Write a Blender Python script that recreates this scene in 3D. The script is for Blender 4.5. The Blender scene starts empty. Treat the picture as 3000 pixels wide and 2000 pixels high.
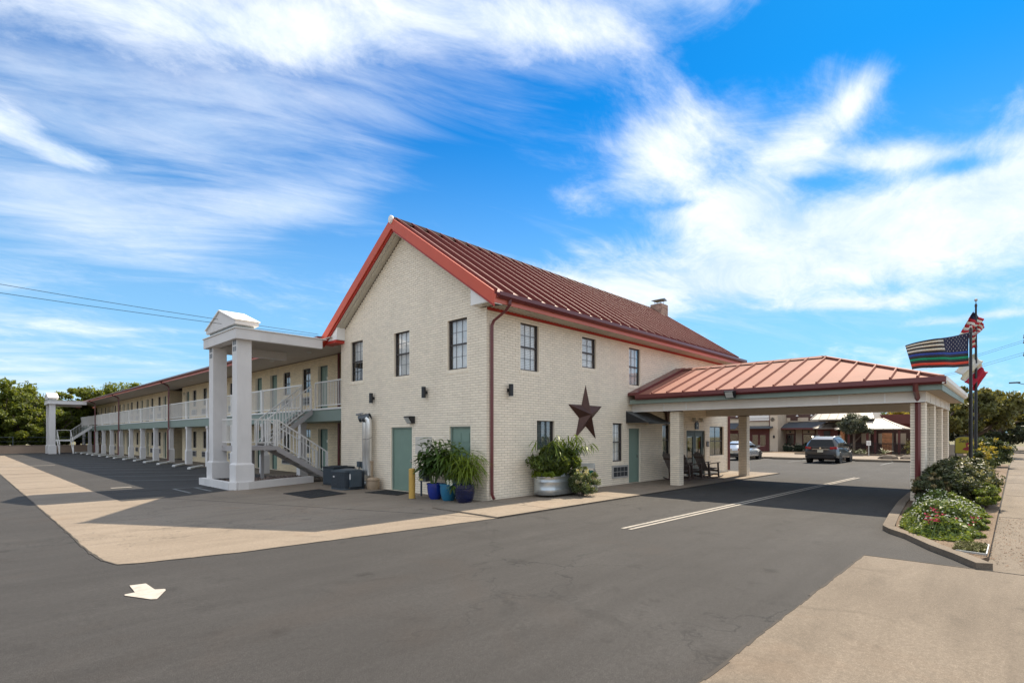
import bpy, bmesh, math, random
import numpy as np
from mathutils import Vector, Matrix
R = math.radians
random.seed(7); RNG = np.random.default_rng(7)
scene = bpy.context.scene
C = scene.collection

# ------------------------------------------------------------------ camera
cd = bpy.data.cameras.new('camera'); cam = bpy.data.objects.new('camera', cd); C.objects.link(cam)
cam.location = (-10.176, -10.647, 1.82)
cam.rotation_euler = (R(90), 0, math.atan2(-0.72416, 0.68963))
cd.sensor_width = 36; cd.lens = 18.624; cd.shift_y = 0.0923
cd.clip_start = .1; cd.clip_end = 3000
scene.camera = cam

# ------------------------------------------------------------------ exposure, sun, sky
scene.view_settings.view_transform = 'Standard'; scene.view_settings.look = 'None'
scene.view_settings.gamma = 1; scene.view_settings.use_curve_mapping = False
scene.view_settings.exposure = 1.24
scene.render.engine = 'CYCLES'
scene.cycles.max_bounces = 6; scene.cycles.transparent_max_bounces = 12
scene.cycles.use_denoising = True
SUN = Vector((.89, .055, 1)).normalized()
SUN_EL = math.asin(SUN.z); SUN_AZ = math.atan2(SUN.x, SUN.y)
sl = bpy.data.lights.new('sun', 'SUN'); so = bpy.data.objects.new('sun', sl); C.objects.link(so)
sl.energy = 3.35; sl.angle = R(.53); sl.color = (1, .88, .70)
so.rotation_euler = (-SUN).to_track_quat('-Z', 'Y').to_euler()

class G:
    """tiny node graph helper"""
    def __init__(s, nt): s.nt = nt; s.n = nt.nodes; s.l = nt.links
    def new(s, t, **k):
        n = s.n.new(t)
        for a, b in k.items(): setattr(n, a, b)
        return n
    def put(s, sock, v):
        if hasattr(v, 'is_output'): s.l.new(v, sock)
        elif v is not None: sock.default_value = v
    def m(s, op, a, b=None, c=None, clamp=False):
        n = s.new('ShaderNodeMath', operation=op, use_clamp=clamp)
        for i, v in enumerate((a, b, c)):
            if v is not None: s.put(n.inputs[i], v)
        return n.outputs[0]
    def mix(s, f, a, b, blend='MIX'):
        n = s.new('ShaderNodeMix', data_type='RGBA', blend_type=blend)
        s.put(n.inputs['Factor'], f); s.put(n.inputs['A'], a if hasattr(a, 'is_output') else (*a[:3], 1)); s.put(n.inputs['B'], b if hasattr(b, 'is_output') else (*b[:3], 1))
        return n.outputs['Result']
    def noise(s, vec, scale, detail=4, rough=.55, dist=0):
        n = s.new('ShaderNodeTexNoise'); n.inputs['Scale'].default_value = scale; n.inputs['Detail'].default_value = detail
        n.inputs['Roughness'].default_value = rough; n.inputs['Distortion'].default_value = dist
        if vec is not None: s.l.new(vec, n.inputs['Vector'])
        return n.outputs[0]
    def ramp(s, f, *st):
        n = s.new('ShaderNodeValToRGB'); e = n.color_ramp.elements
        while len(e) < len(st): e.new(.5)
        for x, (p, c) in zip(e, st): x.position = p; x.color = (*c, 1) if len(c) == 3 else c
        s.put(n.inputs[0], f); return n.outputs[0]
    def rng(s, f, a, b, c=0, d=1, smooth=False):
        n = s.new('ShaderNodeMapRange'); n.interpolation_type = 'SMOOTHSTEP' if smooth else 'LINEAR'
        for i, v in enumerate((f, a, b, c, d)): s.put(n.inputs[i], v)
        return n.outputs[0]

w = bpy.data.worlds.new('World'); scene.world = w; w.use_nodes = True
g = G(w.node_tree); g.n.clear()
sky = g.new('ShaderNodeTexSky', sky_type='NISHITA'); sky.sun_disc = False
sky.sun_elevation = SUN_EL; sky.sun_rotation = SUN_AZ
sky.air_density = 1.0; sky.dust_density = .15; sky.ozone_density = 3.0; sky.altitude = 400
hs = g.new('ShaderNodeHueSaturation'); hs.inputs['Saturation'].default_value = 1.3; hs.inputs['Value'].default_value = 1.0
g.l.new(sky.outputs[0], hs.inputs['Color']); skyc = g.mix(1.0, hs.outputs[0], (.07, .76, .94), 'MULTIPLY')
tc = g.new('ShaderNodeTexCoord'); sp = g.new('ShaderNodeSeparateXYZ'); g.l.new(tc.outputs['Generated'], sp.inputs[0])
dx, dy, dz = sp.outputs
az = g.m('ARCTAN2', dy, dx); el = g.m('ARCSINE', dz)
zz = g.m('ADD', g.m('MAXIMUM', dz, 0), .16)
cb = g.new('ShaderNodeCombineXYZ')
# the cloud deck: streaks run along X and thin out across it
g.put(cb.inputs[0], g.m('MULTIPLY', g.m('DIVIDE', dx, zz), .62)); g.put(cb.inputs[1], g.m('DIVIDE', dy, zz)); cb.inputs[2].default_value = 3.1
P = cb.outputs[0]
n1 = g.noise(P, 1.5, 12, .62, .3); n2 = g.noise(P, 4.6, 11, .68, .5)
cs = g.new('ShaderNodeMapping'); cs.inputs['Rotation'].default_value = (0, 0, R(38)); g.l.new(P, cs.inputs[0])
cs2 = g.new('ShaderNodeMapping'); cs2.inputs['Scale'].default_value = (.9, 2.6, 1); g.l.new(cs.outputs[0], cs2.inputs[0]); cs = cs2
n3 = g.noise(cs.outputs[0], 2.3, 10, .64, .5)
nn = g.m('ADD', g.m('MULTIPLY', n1, .42), g.m('ADD', g.m('MULTIPLY', n2, .36), g.m('MULTIPLY', n3, .22)))
def blob(a, e, sa, se, wgt, tilt=0):
    da = g.m('SUBTRACT', az, R(a)); de = g.m('SUBTRACT', el, R(e))
    c, s_ = math.cos(R(tilt)), math.sin(R(tilt))
    u = g.m('DIVIDE', g.m('ADD', g.m('MULTIPLY', da, c), g.m('MULTIPLY', de, s_)), R(sa))
    v = g.m('DIVIDE', g.m('SUBTRACT', g.m('MULTIPLY', de, c), g.m('MULTIPLY', da, s_)), R(se))
    q = g.m('ADD', g.m('MULTIPLY', u, u), g.m('MULTIPLY', v, v))
    return g.m('MULTIPLY', g.m('EXPONENT', g.m('MULTIPLY', q, -1)), wgt)
def total(bl):
    t = None
    for b in bl:
        x = blob(*b); t = x if t is None else g.m('ADD', t, x)
    return t
CLOUDS = [(44, 16, 72, 38, -1.50, 0), (-2, 30, 12, 9, -.3, 0), (72, 33.5, 13, 3.0, .55, -10), (60, 36.5, 14, 3.2, .58, -6), (40, 37.5, 14, 2.6, .62, 4), (24, 38.8, 8, 1.5, .5, 4), (84, 33, 8, 5, .35, 0), (83.5, 22, 3.2, .9, 1.1, 2), (88, 23.2, 3, 1.0, .9, -6),  # first entry thins the deck towards the view
          (27, 27, 6.5, 3.2, .95, -4), (16, 25, 5, 2.6, .95, -30), (10.5, 28.2, 2.2, 1.1, .8, -45), (22, 21.5, 8, 2.8, 1.1, 6), (24, 16.8, 24, 2.8, 1.2, -3), (6, 18, 9, 2.8, 1.15, 6), (8, 23.2, 5, 1.1, 1.0, 10), (-2, 20, 5, 3, .8, 0), (44, 14.5, 8, 1.5, .9, 8), (34, 13.5, 12, 2.4, .75, 0), (10, 11.8, 9, .7, .9, 4), (3, 9.6, 5, .4, .8, 0), (29, 9.6, 3, .5, .8, 0), (15, 14.5, 14, 2.2, .8, 0), (38, 24.5, 3, 1.2, .5, 20),
          (14, 33.5, 17, 2.2, -.55, 3), (45, 28, 8, 4.6, -.30, 10), (2, 29, 6, 4, -.3, 0), (36, 21.2, 4.5, .7, -.6, 0), (3, 21.2, 2.6, .7, -.7, 8), (14, 22.6, 4, .6, -.4, 20), (26, 22.6, 3, .5, -.5, 0)]
VEILS = [(76, 28, 24, 8, .36, 0), (82, 17.5, 14, 3.4, .40, 8), (66, 22, 12, 2.2, .36, -20), (58, 34, 20, 6, .30, 0), (32, 36, 16, 3.5, .24, 0), (88, 3, 16, 5, .5, 0), (22, 13.5, 24, 4, .30, 0), (10, 33, 18, 4.5, -.5, 0), (50, 26, 9, 5, -.3, 0), (62, 14.5, 16, 2.2, -.3, -8)]
dens = g.rng(g.m('ADD', g.m('MULTIPLY', g.m('SUBTRACT', nn, .5), 4.0), total(CLOUDS)), -1.30, .0, 0, 1, True)  # near-closed cloud outside the view is added to brighten the shaded walls
veil = g.rng(g.m('ADD', g.m('MULTIPLY', g.m('SUBTRACT', n3, .5), 1.2), total(VEILS)), .0, .75, 0, .72, True)
hor = g.rng(el, R(-3), R(33), .93, 0, True)
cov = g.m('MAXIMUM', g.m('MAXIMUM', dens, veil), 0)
shade = g.rng(g.m('ADD', g.m('MULTIPLY', n1, .5), g.m('MULTIPLY', n2, .5)), .40, .64, .76, 1.05)
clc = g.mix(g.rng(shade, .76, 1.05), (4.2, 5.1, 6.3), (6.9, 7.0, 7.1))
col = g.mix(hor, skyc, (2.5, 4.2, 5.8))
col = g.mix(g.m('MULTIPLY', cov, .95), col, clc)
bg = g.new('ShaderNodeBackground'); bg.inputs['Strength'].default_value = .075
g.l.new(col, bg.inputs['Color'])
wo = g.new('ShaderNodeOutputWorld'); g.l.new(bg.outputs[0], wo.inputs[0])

# ------------------------------------------------------------------ materials
MATS = {}
def mat(name, col, rough=.6, var=.12, vs=3., bump=0, bs=40., metal=0, spec=.5, island=0, trans=0, stain=None, coat=0):
    if name in MATS: return MATS[name]
    m = bpy.data.materials.new(name); m.use_nodes = True; g = G(m.node_tree); g.n.clear()
    out = g.new('ShaderNodeOutputMaterial'); b = g.new('ShaderNodeBsdfPrincipled')
    t = g.new('ShaderNodeTexCoord').outputs['Object']
    c = col
    lo = tuple(max(0, x * (1 - var)) for x in col); hi = tuple(min(1, x * (1 + var)) for x in col)
    f = g.noise(t, vs, 6, .6)
    if island:
        ge = g.new('ShaderNodeNewGeometry').outputs['Random Per Island']; oi = g.new('ShaderNodeObjectInfo').outputs['Random']
        r = g.m('FRACT', g.m('ADD', ge, oi)); f = g.m('ADD', g.m('MULTIPLY', f, 1 - island), g.m('MULTIPLY', r, island))
    cc = g.mix(g.rng(f, .25, .75), lo, hi)
    if stain:
        sc, amt, sx = stain
        mp = g.new('ShaderNodeMapping'); mp.inputs['Scale'].default_value = sx; g.l.new(t, mp.inputs[0])
        cc = g.mix(g.rng(g.noise(mp.outputs[0], sc, 5, .6), .52, .8, 0, amt), cc, tuple(x * .45 for x in col))
    g.put(b.inputs['Base Color'], cc); b.inputs['Roughness'].default_value = rough; b.inputs['Metallic'].default_value = metal
    b.inputs['Specular IOR Level'].default_value = spec; b.inputs['Coat Weight'].default_value = coat
    if bump:
        bn = g.new('ShaderNodeBump'); bn.inputs['Strength'].default_value = bump; bn.inputs['Distance'].default_value = .01
        g.put(bn.inputs['Height'], g.noise(t, bs, 4)); g.l.new(bn.outputs[0], b.inputs['Normal'])
    sh = b.outputs[0]
    if trans:
        tr = g.new('ShaderNodeBsdfTranslucent'); g.put(tr.inputs[0], g.mix(.5, cc, tuple(min(1, x * k) for x, k in zip(col, (2.6, 2.2, .8)))))
        mx = g.new('ShaderNodeMixShader'); mx.inputs[0].default_value = trans; g.l.new(sh, mx.inputs[1]); g.l.new(tr.outputs[0], mx.inputs[2]); sh = mx.outputs[0]
    g.l.new(sh, out.inputs[0]); MATS[name] = m; return m

def ground_mat(name, cols, spk, rough, patch=.5, crack=0, speck_scale=120):
    m = bpy.data.materials.new(name); m.use_nodes = True; g = G(m.node_tree); g.n.clear()
    out = g.new('ShaderNodeOutputMaterial'); b = g.new('ShaderNodeBsdfPrincipled')
    t = g.new('ShaderNodeTexCoord').outputs['Object']
    mp = g.new('ShaderNodeMapping'); mp.inputs['Scale'].default_value = (.25, 1, 1); g.l.new(t, mp.inputs[0])
    big = g.noise(t, .22, 6, .62); mid = g.noise(mp.outputs[0], 1.7, 7, .66, .4); fine = g.noise(t, speck_scale, 3, .75); fine2 = g.noise(t, 20, 6, .8)
    f = g.m('ADD', g.m('MULTIPLY', big, .55), g.m('MULTIPLY', mid, .45))
    c = g.ramp(f, (.36, cols[0]), (.5, cols[1]), (.63, cols[2]))
    c = g.mix(g.rng(fine, .5, .72, 0, spk), c, tuple(min(1, x * 2.0) for x in cols[2]))
    c = g.mix(g.rng(fine, .5, .3, 0, spk), c, tuple(x * .4 for x in cols[0]))
    c = g.mix(g.rng(fine2, .40, .62, 0, .6), c, tuple(x * .7 for x in cols[1]))
    st = g.rng(g.noise(t, .9, 5, .7, 1.2), .56, .74, 0, patch)
    c = g.mix(st, c, tuple(x * .6 for x in cols[0]))
    m2 = g.new('ShaderNodeMapping'); m2.inputs['Scale'].default_value = (.10, 1.1, 1); g.l.new(t, m2.inputs[0])
    c = g.mix(g.rng(g.noise(m2.outputs[0], 1.4, 4, .6, .3), .53, .68, 0, patch * .55), c, tuple(x * .7 for x in cols[0]))
    spot = g.new('ShaderNodeTexVoronoi'); spot.inputs['Scale'].default_value = .8; g.l.new(t, spot.inputs['Vector'])
    c = g.mix(g.m('MULTIPLY', g.rng(spot.outputs['Distance'], .05, .16, .5, 0), g.rng(g.noise(t, 6, 3), .42, .55)), c, tuple(x * .4 for x in cols[0]))
    c = g.mix(g.rng(g.noise(t, .45, 4, .6, .8), .58, .72, 0, patch * .45), c, (cols[1][0] * 1.12, cols[1][1] * .86, cols[1][2] * .68))
    if crack:
        vo = g.new('ShaderNodeTexVoronoi', feature='DISTANCE_TO_EDGE'); vo.inputs['Scale'].default_value = .3
        wv = g.new('ShaderNodeVectorMath', operation='ADD'); g.l.new(t, wv.inputs[0])
        ns = g.new('ShaderNodeTexNoise'); ns.inputs['Scale'].default_value = 2.2; ns.inputs['Detail'].default_value = 6; g.l.new(t, ns.inputs['Vector'])
        sc = g.new('ShaderNodeVectorMath', operation='SCALE'); sc.inputs['Scale'].default_value = 1.1; g.l.new(ns.outputs['Color'], sc.inputs[0])
        g.l.new(sc.outputs[0], wv.inputs[1]); g.l.new(wv.outputs[0], vo.inputs['Vector'])
        lm = g.m('MULTIPLY', g.rng(vo.outputs['Distance'], .0, .006, crack, 0), g.rng(g.noise(t, .15, 2), .44, .54))
        c = g.mix(lm, c, (.02, .02, .02))
    g.put(b.inputs['Base Color'], c); b.inputs['Roughness'].default_value = rough; b.inputs['Specular IOR Level'].default_value = .3
    bn = g.new('ShaderNodeBump'); bn.inputs['Strength'].default_value = .35; bn.inputs['Distance'].default_value = .006
    g.put(bn.inputs['Height'], g.m('ADD', fine, g.m('MULTIPLY', fine2, 1.5))); g.l.new(bn.outputs[0], b.inputs['Normal'])
    g.l.new(b.outputs[0], out.inputs[0]); MATS[name] = m; return m

def glass_mat(name, tint, refl=.25):
    m = bpy.data.materials.new(name); m.use_nodes = True; g = G(m.node_tree); g.n.clear()
    out = g.new('ShaderNodeOutputMaterial'); t = g.new('ShaderNodeBsdfTransparent'); t.inputs[0].default_value = (*tint, 1)
    gl = g.new('ShaderNodeBsdfGlossy'); gl.inputs['Roughness'].default_value = .03
    bn = g.new('ShaderNodeBump'); bn.inputs['Strength'].default_value = .012; g.put(bn.inputs['Height'], g.noise(g.new('ShaderNodeTexCoord').outputs['Object'], .8, 1)); g.l.new(bn.outputs[0], gl.inputs['Normal'])
    lw = g.new('ShaderNodeLayerWeight'); fr = g.m('MULTIPLY_ADD', g.m('POWER', lw.outputs['Facing'], 4), .75, .04)
    mx = g.new('ShaderNodeMixShader'); g.put(mx.inputs[0], g.m('ADD', fr, refl, clamp=True)); g.l.new(t.outputs[0], mx.inputs[1]); g.l.new(gl.outputs[0], mx.inputs[2])
    g.l.new(mx.outputs[0], out.inputs[0]); MATS[name] = m; return m

M_ASPH = ground_mat('asphalt', [(.034, .0315, .030), (.047, .0438, .042), (.064, .060, .0575)], .85, .92, .45, 1)
M_CONC = ground_mat('concrete', [(.19, .151, .114), (.255, .206, .158), (.305, .25, .195)], .4, .9, .55, .35)
M_WALK = ground_mat('old_concrete', [(.13, .103, .077), (.18, .145, .11), (.225, .183, .141)], .5, .92, .55, .3)
M_SOIL = ground_mat('soil', [(.1, .065, .04), (.16, .11, .07), (.22, .16, .11)], .7, .95, .5, 0, 60)
M_GROUND = ground_mat('dry_grass', [(.10, .095, .04), (.16, .14, .07), (.22, .19, .11)], .5, .95, .5, 0, 30)
BRICK = mat('painted_brick', (.92, .80, .635), .62, .055, 1.0, .25, 60, island=.45, stain=(1.6, .16, (1, 1, .22)))
BRICKW = mat('cream_brick', (.80, .655, .43), .65, .07, 1.0, .25, 60, island=.5, stain=(1.6, .16, (1, 1, .22)))
MORTAR = mat('mortar', (.27, .22, .165), .9, .2, 8)
CHIMB = mat('red_brick', (.42, .29, .22), .8, .25, 3, island=.6)
PAVB = mat('orange_brick', (.42, .17, .07), .8, .3, 3, island=.6)
WHITE = mat('white_paint', (.84, .81, .77), .55, .05, 1.5, stain=(1.5, .12, (1, 1, .3)))
CREAM = mat('cream_soffit', (.62, .58, .50), .6, .06)
STUCCO = mat('white_stucco', (.72, .685, .66), .8, .06, 1.2, .4, 60, stain=(1.4, .22, (1, 1, .25)))
TAUPE = mat('taupe_soffit', (.46, .40, .34), .75, .06)
GREEN = mat('grey_green_paint', (.22, .275, .235), .55, .06)
DOORG = mat('green_door_paint', (.185, .27, .215), .5, .06)
DOORD = mat('dark_door_frame', (.07, .095, .09), .5, .06)
ORANGE = mat('orange_red_trim', (.60, .085, .035), .5, .07, 1.5)
TRIMRED = mat('red_trim', (.48, .035, .02), .5, .08)
PINKRED = mat('faded_red_trim', (.62, .16, .11), .45, .1, .8)
MAROON = mat('maroon_gutter', (.15, .035, .035), .32, .1, 2)
ROOFM = mat('maroon_metal_roof', (.17, .032, .024), .55, .1, .7, spec=.4)
RIDGEM = mat('dark_maroon_ridge', (.03, .009, .008), .85, .1, .7, spec=.05)
CANM = mat('weathered_red_metal_roof', (.31, .135, .098), .75, .18, .5, spec=.2, stain=(1.3, .25, (1, .3, 1)))
SHING = mat('brown_red_shingle', (.2, .075, .06), .85, .2, 6)
BRONZE = mat('dark_bronze', (.045, .035, .032), .4, .1)
MUNT = mat('muntin_grey', (.10, .11, .12), .5, .1)
BLIND = mat('white_blind', (.90, .91, .90), .7, .05)
CURT = mat('pale_curtain', (.86, .87, .85), .85, .12, 4)
DARKIN = mat('dark_interior', (.03, .032, .035), .8, .2)
GLASS = glass_mat('window_glass', (.99, .99, .99), .05)
GLASSD = glass_mat('dark_window_glass', (.62, .66, .66), .12)
BLACK = mat('black_paint', (.012, .013, .016), .4, .1)
RUBBER = mat('black_rubber', (.012, .012, .013), .85, .3, 20, .5, 90)
LENS = mat('lamp_lens', (.55, .55, .52), .3, .05)
GALV = mat('galvanised_steel', (.50, .54, .56), .34, .12, 5, metal=.85)
DUCT = mat('shiny_duct', (.80, .79, .76), .3, .1, 4, metal=.75)
RUST = mat('rusty_star_metal', (.085, .038, .028), .55, .25, 3, metal=.35)
WOOD = mat('dark_wood', (.075, .045, .035), .55, .3, 8, .3, 30)
WOODG = mat('weathered_wood', (.17, .14, .13), .6, .3, 8, .3, 30)
CONDM = mat('dark_blue_grey_metal', (.022, .03, .04), .5, .15, 6)
CONDT = mat('blue_grey_metal', (.065, .085, .105), .45, .15)
ACM = mat('beige_vent_metal', (.42, .39, .36), .5, .08)
YEL = mat('yellow_ochre_paint', (.55, .33, .07), .6, .12, 4)
TANP = mat('tan_plastic', (.36, .26, .17), .7, .15, 5)
TERR = mat('terracotta', (.30, .12, .07), .7, .15)
BLUE1 = mat('cobalt_glaze', (.01, .03, .24), .18, .25, 4, coat=.5)
BLUE2 = mat('turquoise_glaze', (.015, .15, .27), .2, .25, 4, coat=.5)
BLUE3 = mat('navy_glaze', (.008, .012, .055), .22, .25, 4, coat=.5)
LINEW = mat('road_paint', (.36, .325, .28), .85, .3, 9, stain=(14., .95, (1, 1, 1)))
LINEF = mat('faded_road_paint', (.17, .175, .175), .85, .4, 7, stain=(9., .8, (1, 1, 1)))
JOINT = mat('joint_filler', (.05, .042, .035), .95, .2)
LEAFA = mat('leaf_dark', (.05, .095, .02), .45, .5, 8, island=.7, trans=.3)
LEAFB = mat('leaf_yellow_green', (.16, .22, .02), .45, .4, 8, island=.7, trans=.5)
LEAFC = mat('leaf_bush', (.075, .10, .03), .5, .5, 8, island=.8, trans=.3)
LEAFT = mat('leaf_tree', (.12, .15, .02), .55, .6, .35, island=.5, trans=.45)
LEAFO = mat('leaf_olive', (.125, .125, .035), .55, .5, .5, island=.5, trans=.3)
LEAFG = mat('leaf_grey_green', (.075, .088, .06), .6, .45, .5, island=.5, trans=.25)
LEAFY = mat('leaf_gold', (.26, .22, .035), .5, .4, 2, island=.7, trans=.45)
PETALW = mat('white_petal', (.66, .64, .52), .7, .1)
PETALR = mat('crimson_petal', (.42, .012, .06), .6, .3, 9, island=.5)
BARK = mat('bark', (.11, .08, .06), .9, .3, 6, .6, 20)
STEMM = mat('green_stem', (.12, .17, .05), .6, .3)
GRAVEL = mat('river_gravel', (.26, .20, .17), .85, .45, 9, island=.8)
CARD = mat('dark_grey_car_paint', (.018, .018, .02), .3, .1, coat=.6)
CARS = mat('silver_car_paint', (.50, .52, .54), .25, .05, metal=.6, coat=.8)
CARG = mat('car_glass', (.008, .010, .013), .08, .1, spec=.3)
TYRE = mat('tyre_rubber', (.015, .015, .016), .8, .2)
RIMM = mat('alloy_rim', (.45, .45, .46), .3, .1, metal=.8)
LAMPR = mat('red_tail_lamp', (.35, .012, .015), .15, .1, coat=.6)
CHROME = mat('chrome', (.7, .7, .7), .15, .05, metal=1)
PLATE = mat('cream_plate', (.6, .55, .42), .6, .05)
RSTONE = mat('tan_stone_wall', (.60, .49, .37), .8, .12, 1.5, stain=(3, .15, (1, 1, 1)))
RRED = mat('dark_red_timber', (.13, .03, .025), .6, .15)
RBROWN = mat('dark_brown_boards', (.10, .05, .04), .7, .2)
RSLATE = mat('dark_slate_metal_roof', (.06, .07, .085), .55, .1)
RTIN = mat('pale_tin_roof', (.34, .30, .255), .5, .1, 1)
FLW = mat('flag_white', (.6, .58, .56), .75, .08, trans=.25)
FLR = mat('flag_red', (.42, .02, .03), .75, .1, trans=.2)
FLK = mat('flag_black', (.02, .018, .02), .75, .1)
FLN = mat('flag_navy', (.012, .014, .05), .75, .1)
FLB = mat('flag_blue', (.03, .07, .33), .75, .1, trans=.15)
FLG = mat('flag_green', (.005, .26, .13), .75, .1, trans=.15)
FLO = mat('flag_orange_red', (.62, .075, .04), .75, .1, trans=.2)
SIGNY = mat('yellow_sign', (.30, .24, .012), .5, .1)
HOSE = mat('green_hose', (.0, .17, .11), .45, .15)
GREYP = mat('grey_plastic', (.45, .43, .41), .6, .08)
WIRE = mat('dark_cable', (.01, .02, .025), .6, .1)
POLEW = mat('utility_pole_wood', (.13, .08, .07), .9, .25, 3)

# ------------------------------------------------------------------ geometry helpers
class MB:
    def __init__(s): s.v = []; s.f = []
    def quad(s, *p): i = len(s.v); s.v += [tuple(q) for q in p]; s.f.append(tuple(range(i, i + len(p)))); return s
    def hexa(s, p):
        i = len(s.v); s.v += [tuple(q) for q in p]
        for q in ((0, 3, 2, 1), (4, 5, 6, 7), (0, 1, 5, 4), (1, 2, 6, 5), (2, 3, 7, 6), (3, 0, 4, 7)): s.f.append(tuple(i + k for k in q))
        return s
    def box(s, x0, x1, y0, y1, z0, z1):
        return s.hexa([(x0, y0, z0), (x1, y0, z0), (x1, y1, z0), (x0, y1, z0), (x0, y0, z1), (x1, y0, z1), (x1, y1, z1), (x0, y1, z1)])
    def prism(s, poly, axis, a, b):
        """poly of 2D points extruded along axis from a to b"""
        def P(u, v, t): return (t, u, v) if axis == 'x' else ((u, t, v) if axis == 'y' else (u, v, t))
        i = len(s.v); n = len(poly)
        s.v += [P(u, v, a) for u, v in poly] + [P(u, v, b) for u, v in poly]
        s.f.append(tuple(range(i + n - 1, i - 1, -1))); s.f.append(tuple(range(i + n, i + 2 * n)))
        for k in range(n): s.f.append((i + k, i + (k + 1) % n, i + n + (k + 1) % n, i + n + k))
        return s
    def tube(s, path, r, n=8, caps=True):
        path = [Vector(p) for p in path]; i0 = len(s.v); rr = r if isinstance(r, (list, tuple)) else [r] * len(path)
        prev = None
        for k, p in enumerate(path):
            t = (path[min(k + 1, len(path) - 1)] - path[max(k - 1, 0)]).normalized()
            if prev is None: u = t.orthogonal().normalized()
            else:
                u = prev - t * prev.dot(t); u = u.normalized() if u.length > 1e-6 else t.orthogonal().normalized()
            prev = u; vv = t.cross(u)
            for j in range(n):
                a = 2 * math.pi * (j + .5) / n; s.v.append(tuple(p + (u * math.cos(a) + vv * math.sin(a)) * rr[k]))
        for k in range(len(path) - 1):
            for j in range(n): s.f.append((i0 + k * n + j, i0 + k * n + (j + 1) % n, i0 + (k + 1) * n + (j + 1) % n, i0 + (k + 1) * n + j))
        if caps: s.f.append(tuple(i0 + j for j in range(n))[::-1]); s.f.append(tuple(i0 + (len(path) - 1) * n + j for j in range(n)))
        return s
    def bar(s, a, b, wd, h=None, up=(0, 0, 1)):
        """rectangular bar from a to b, width wd, height h"""
        a, b = Vector(a), Vector(b); h = h or wd; t = (b - a).normalized(); up = Vector(up)
        if abs(t.dot(up)) > .98: up = Vector((1, 0, 0))
        sd = t.cross(up).normalized(); u = sd.cross(t)
        c = [(-1, -1), (1, -1), (1, 1), (-1, 1)]
        return s.hexa([a + sd * x * wd / 2 + u * y * h / 2 for x, y in c] + [b + sd * x * wd / 2 + u * y * h / 2 for x, y in c])
    def lathe(s, prof, cx, cy, n=20, sx=1, sy=1, z0=0):
        i0 = len(s.v)
        for r, z in prof:
            for j in range(n): a = 2 * math.pi * j / n; s.v.append((cx + r * sx * math.cos(a), cy + r * sy * math.sin(a), z0 + z))
        for k in range(len(prof) - 1):
            for j in range(n): s.f.append((i0 + k * n + j, i0 + k * n + (j + 1) % n, i0 + (k + 1) * n + (j + 1) % n, i0 + (k + 1) * n + j))
        s.f.append(tuple(i0 + j for j in range(n))[::-1]); s.f.append(tuple(i0 + (len(prof) - 1) * n + j for j in range(n)))
        return s
    def build(s, name, m, parent=None, kind=None, smooth=False, bevel=0, **props):
        me = bpy.data.meshes.new(name); me.from_pydata(s.v, [], s.f)
        me.materials.append(m)
        if smooth: me.shade_smooth()
        o = bpy.data.objects.new(name, me); C.objects.link(o)
        if smooth:
            try: me.set_sharp_from_angle(angle=R(40))
            except Exception: pass
        if parent is not None:
            o.parent = parent
            o.matrix_parent_inverse = Matrix.Translation(-Vector(WORLDLOC.get(parent.name, (0, 0, 0))))
        if bevel:
            md = o.modifiers.new('edge', 'BEVEL'); md.width = bevel; md.segments = 2; md.limit_method = 'ANGLE'
        if kind: o['kind'] = kind
        for k, v in props.items(): o[k] = v
        return o
WORLDLOC = {}
def thing(name, loc, label, cat, group=None, rz=0, local=False):
    """an Empty at the thing's base; parts may be given in world coordinates (local=False) or about the origin (local=True)"""
    o = bpy.data.objects.new(name, None); C.objects.link(o); o.location = loc; o.rotation_euler = (0, 0, rz)
    o.empty_display_size = .2
    if not local: WORLDLOC[o.name] = loc
    o['label'] = label; o['category'] = cat
    if group: o['group'] = group
    return o
def tag(o, label, cat, group=None):
    o['label'] = label; o['category'] = cat
    if group: o['group'] = group
    return o
def kids(o): return [c for c in C.objects if c.parent is o]
def copy_tree(o, parent=None, table=None):
    if table is None:
        table = {}
        for c in C.objects:
            if c.parent is not None: table.setdefault(c.parent.name, []).append(c)
    c = o.copy(); C.objects.link(c)
    if parent is not None: c.parent = parent
    for ch in table.get(o.name, []): copy_tree(ch, c, table)
    return c
def piece(name, me, parent, loc, rz=0, rot=None):
    o = bpy.data.objects.new(name, me); C.objects.link(o); o.parent = parent
    o.matrix_parent_inverse = Matrix.Translation(-Vector(WORLDLOC.get(parent.name, (0, 0, 0))))
    o.location = loc; o.rotation_euler = rot or (0, 0, rz); return o
def sheet(name, poly, z, m, kind='structure', parent=None):
    b = MB(); b.quad(*[(x, y, z) for x, y in poly]); return b.build(name, m, parent, kind)
# facade helper: plane 'y' faces -Y (u = X), plane 'x' faces -X (u = Y); d = depth into the wall
def fbox(b, pl, base, u0, u1, d0, d1, z0, z1):
    return b.box(u0, u1, base + d0, base + d1, z0, z1) if pl == 'y' else b.box(base + d0, base + d1, u0, u1, z0, z1)
def fquad(b, pl, base, u0, u1, d, z0, z1):
    p = [(u0, d, z0), (u1, d, z0), (u1, d, z1), (u0, d, z1)]
    return b.quad(*[(u, base + q, z) if pl == 'y' else (base + q, u, z) for u, q, z in (p if pl == 'y' else p[::-1])])

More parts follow.
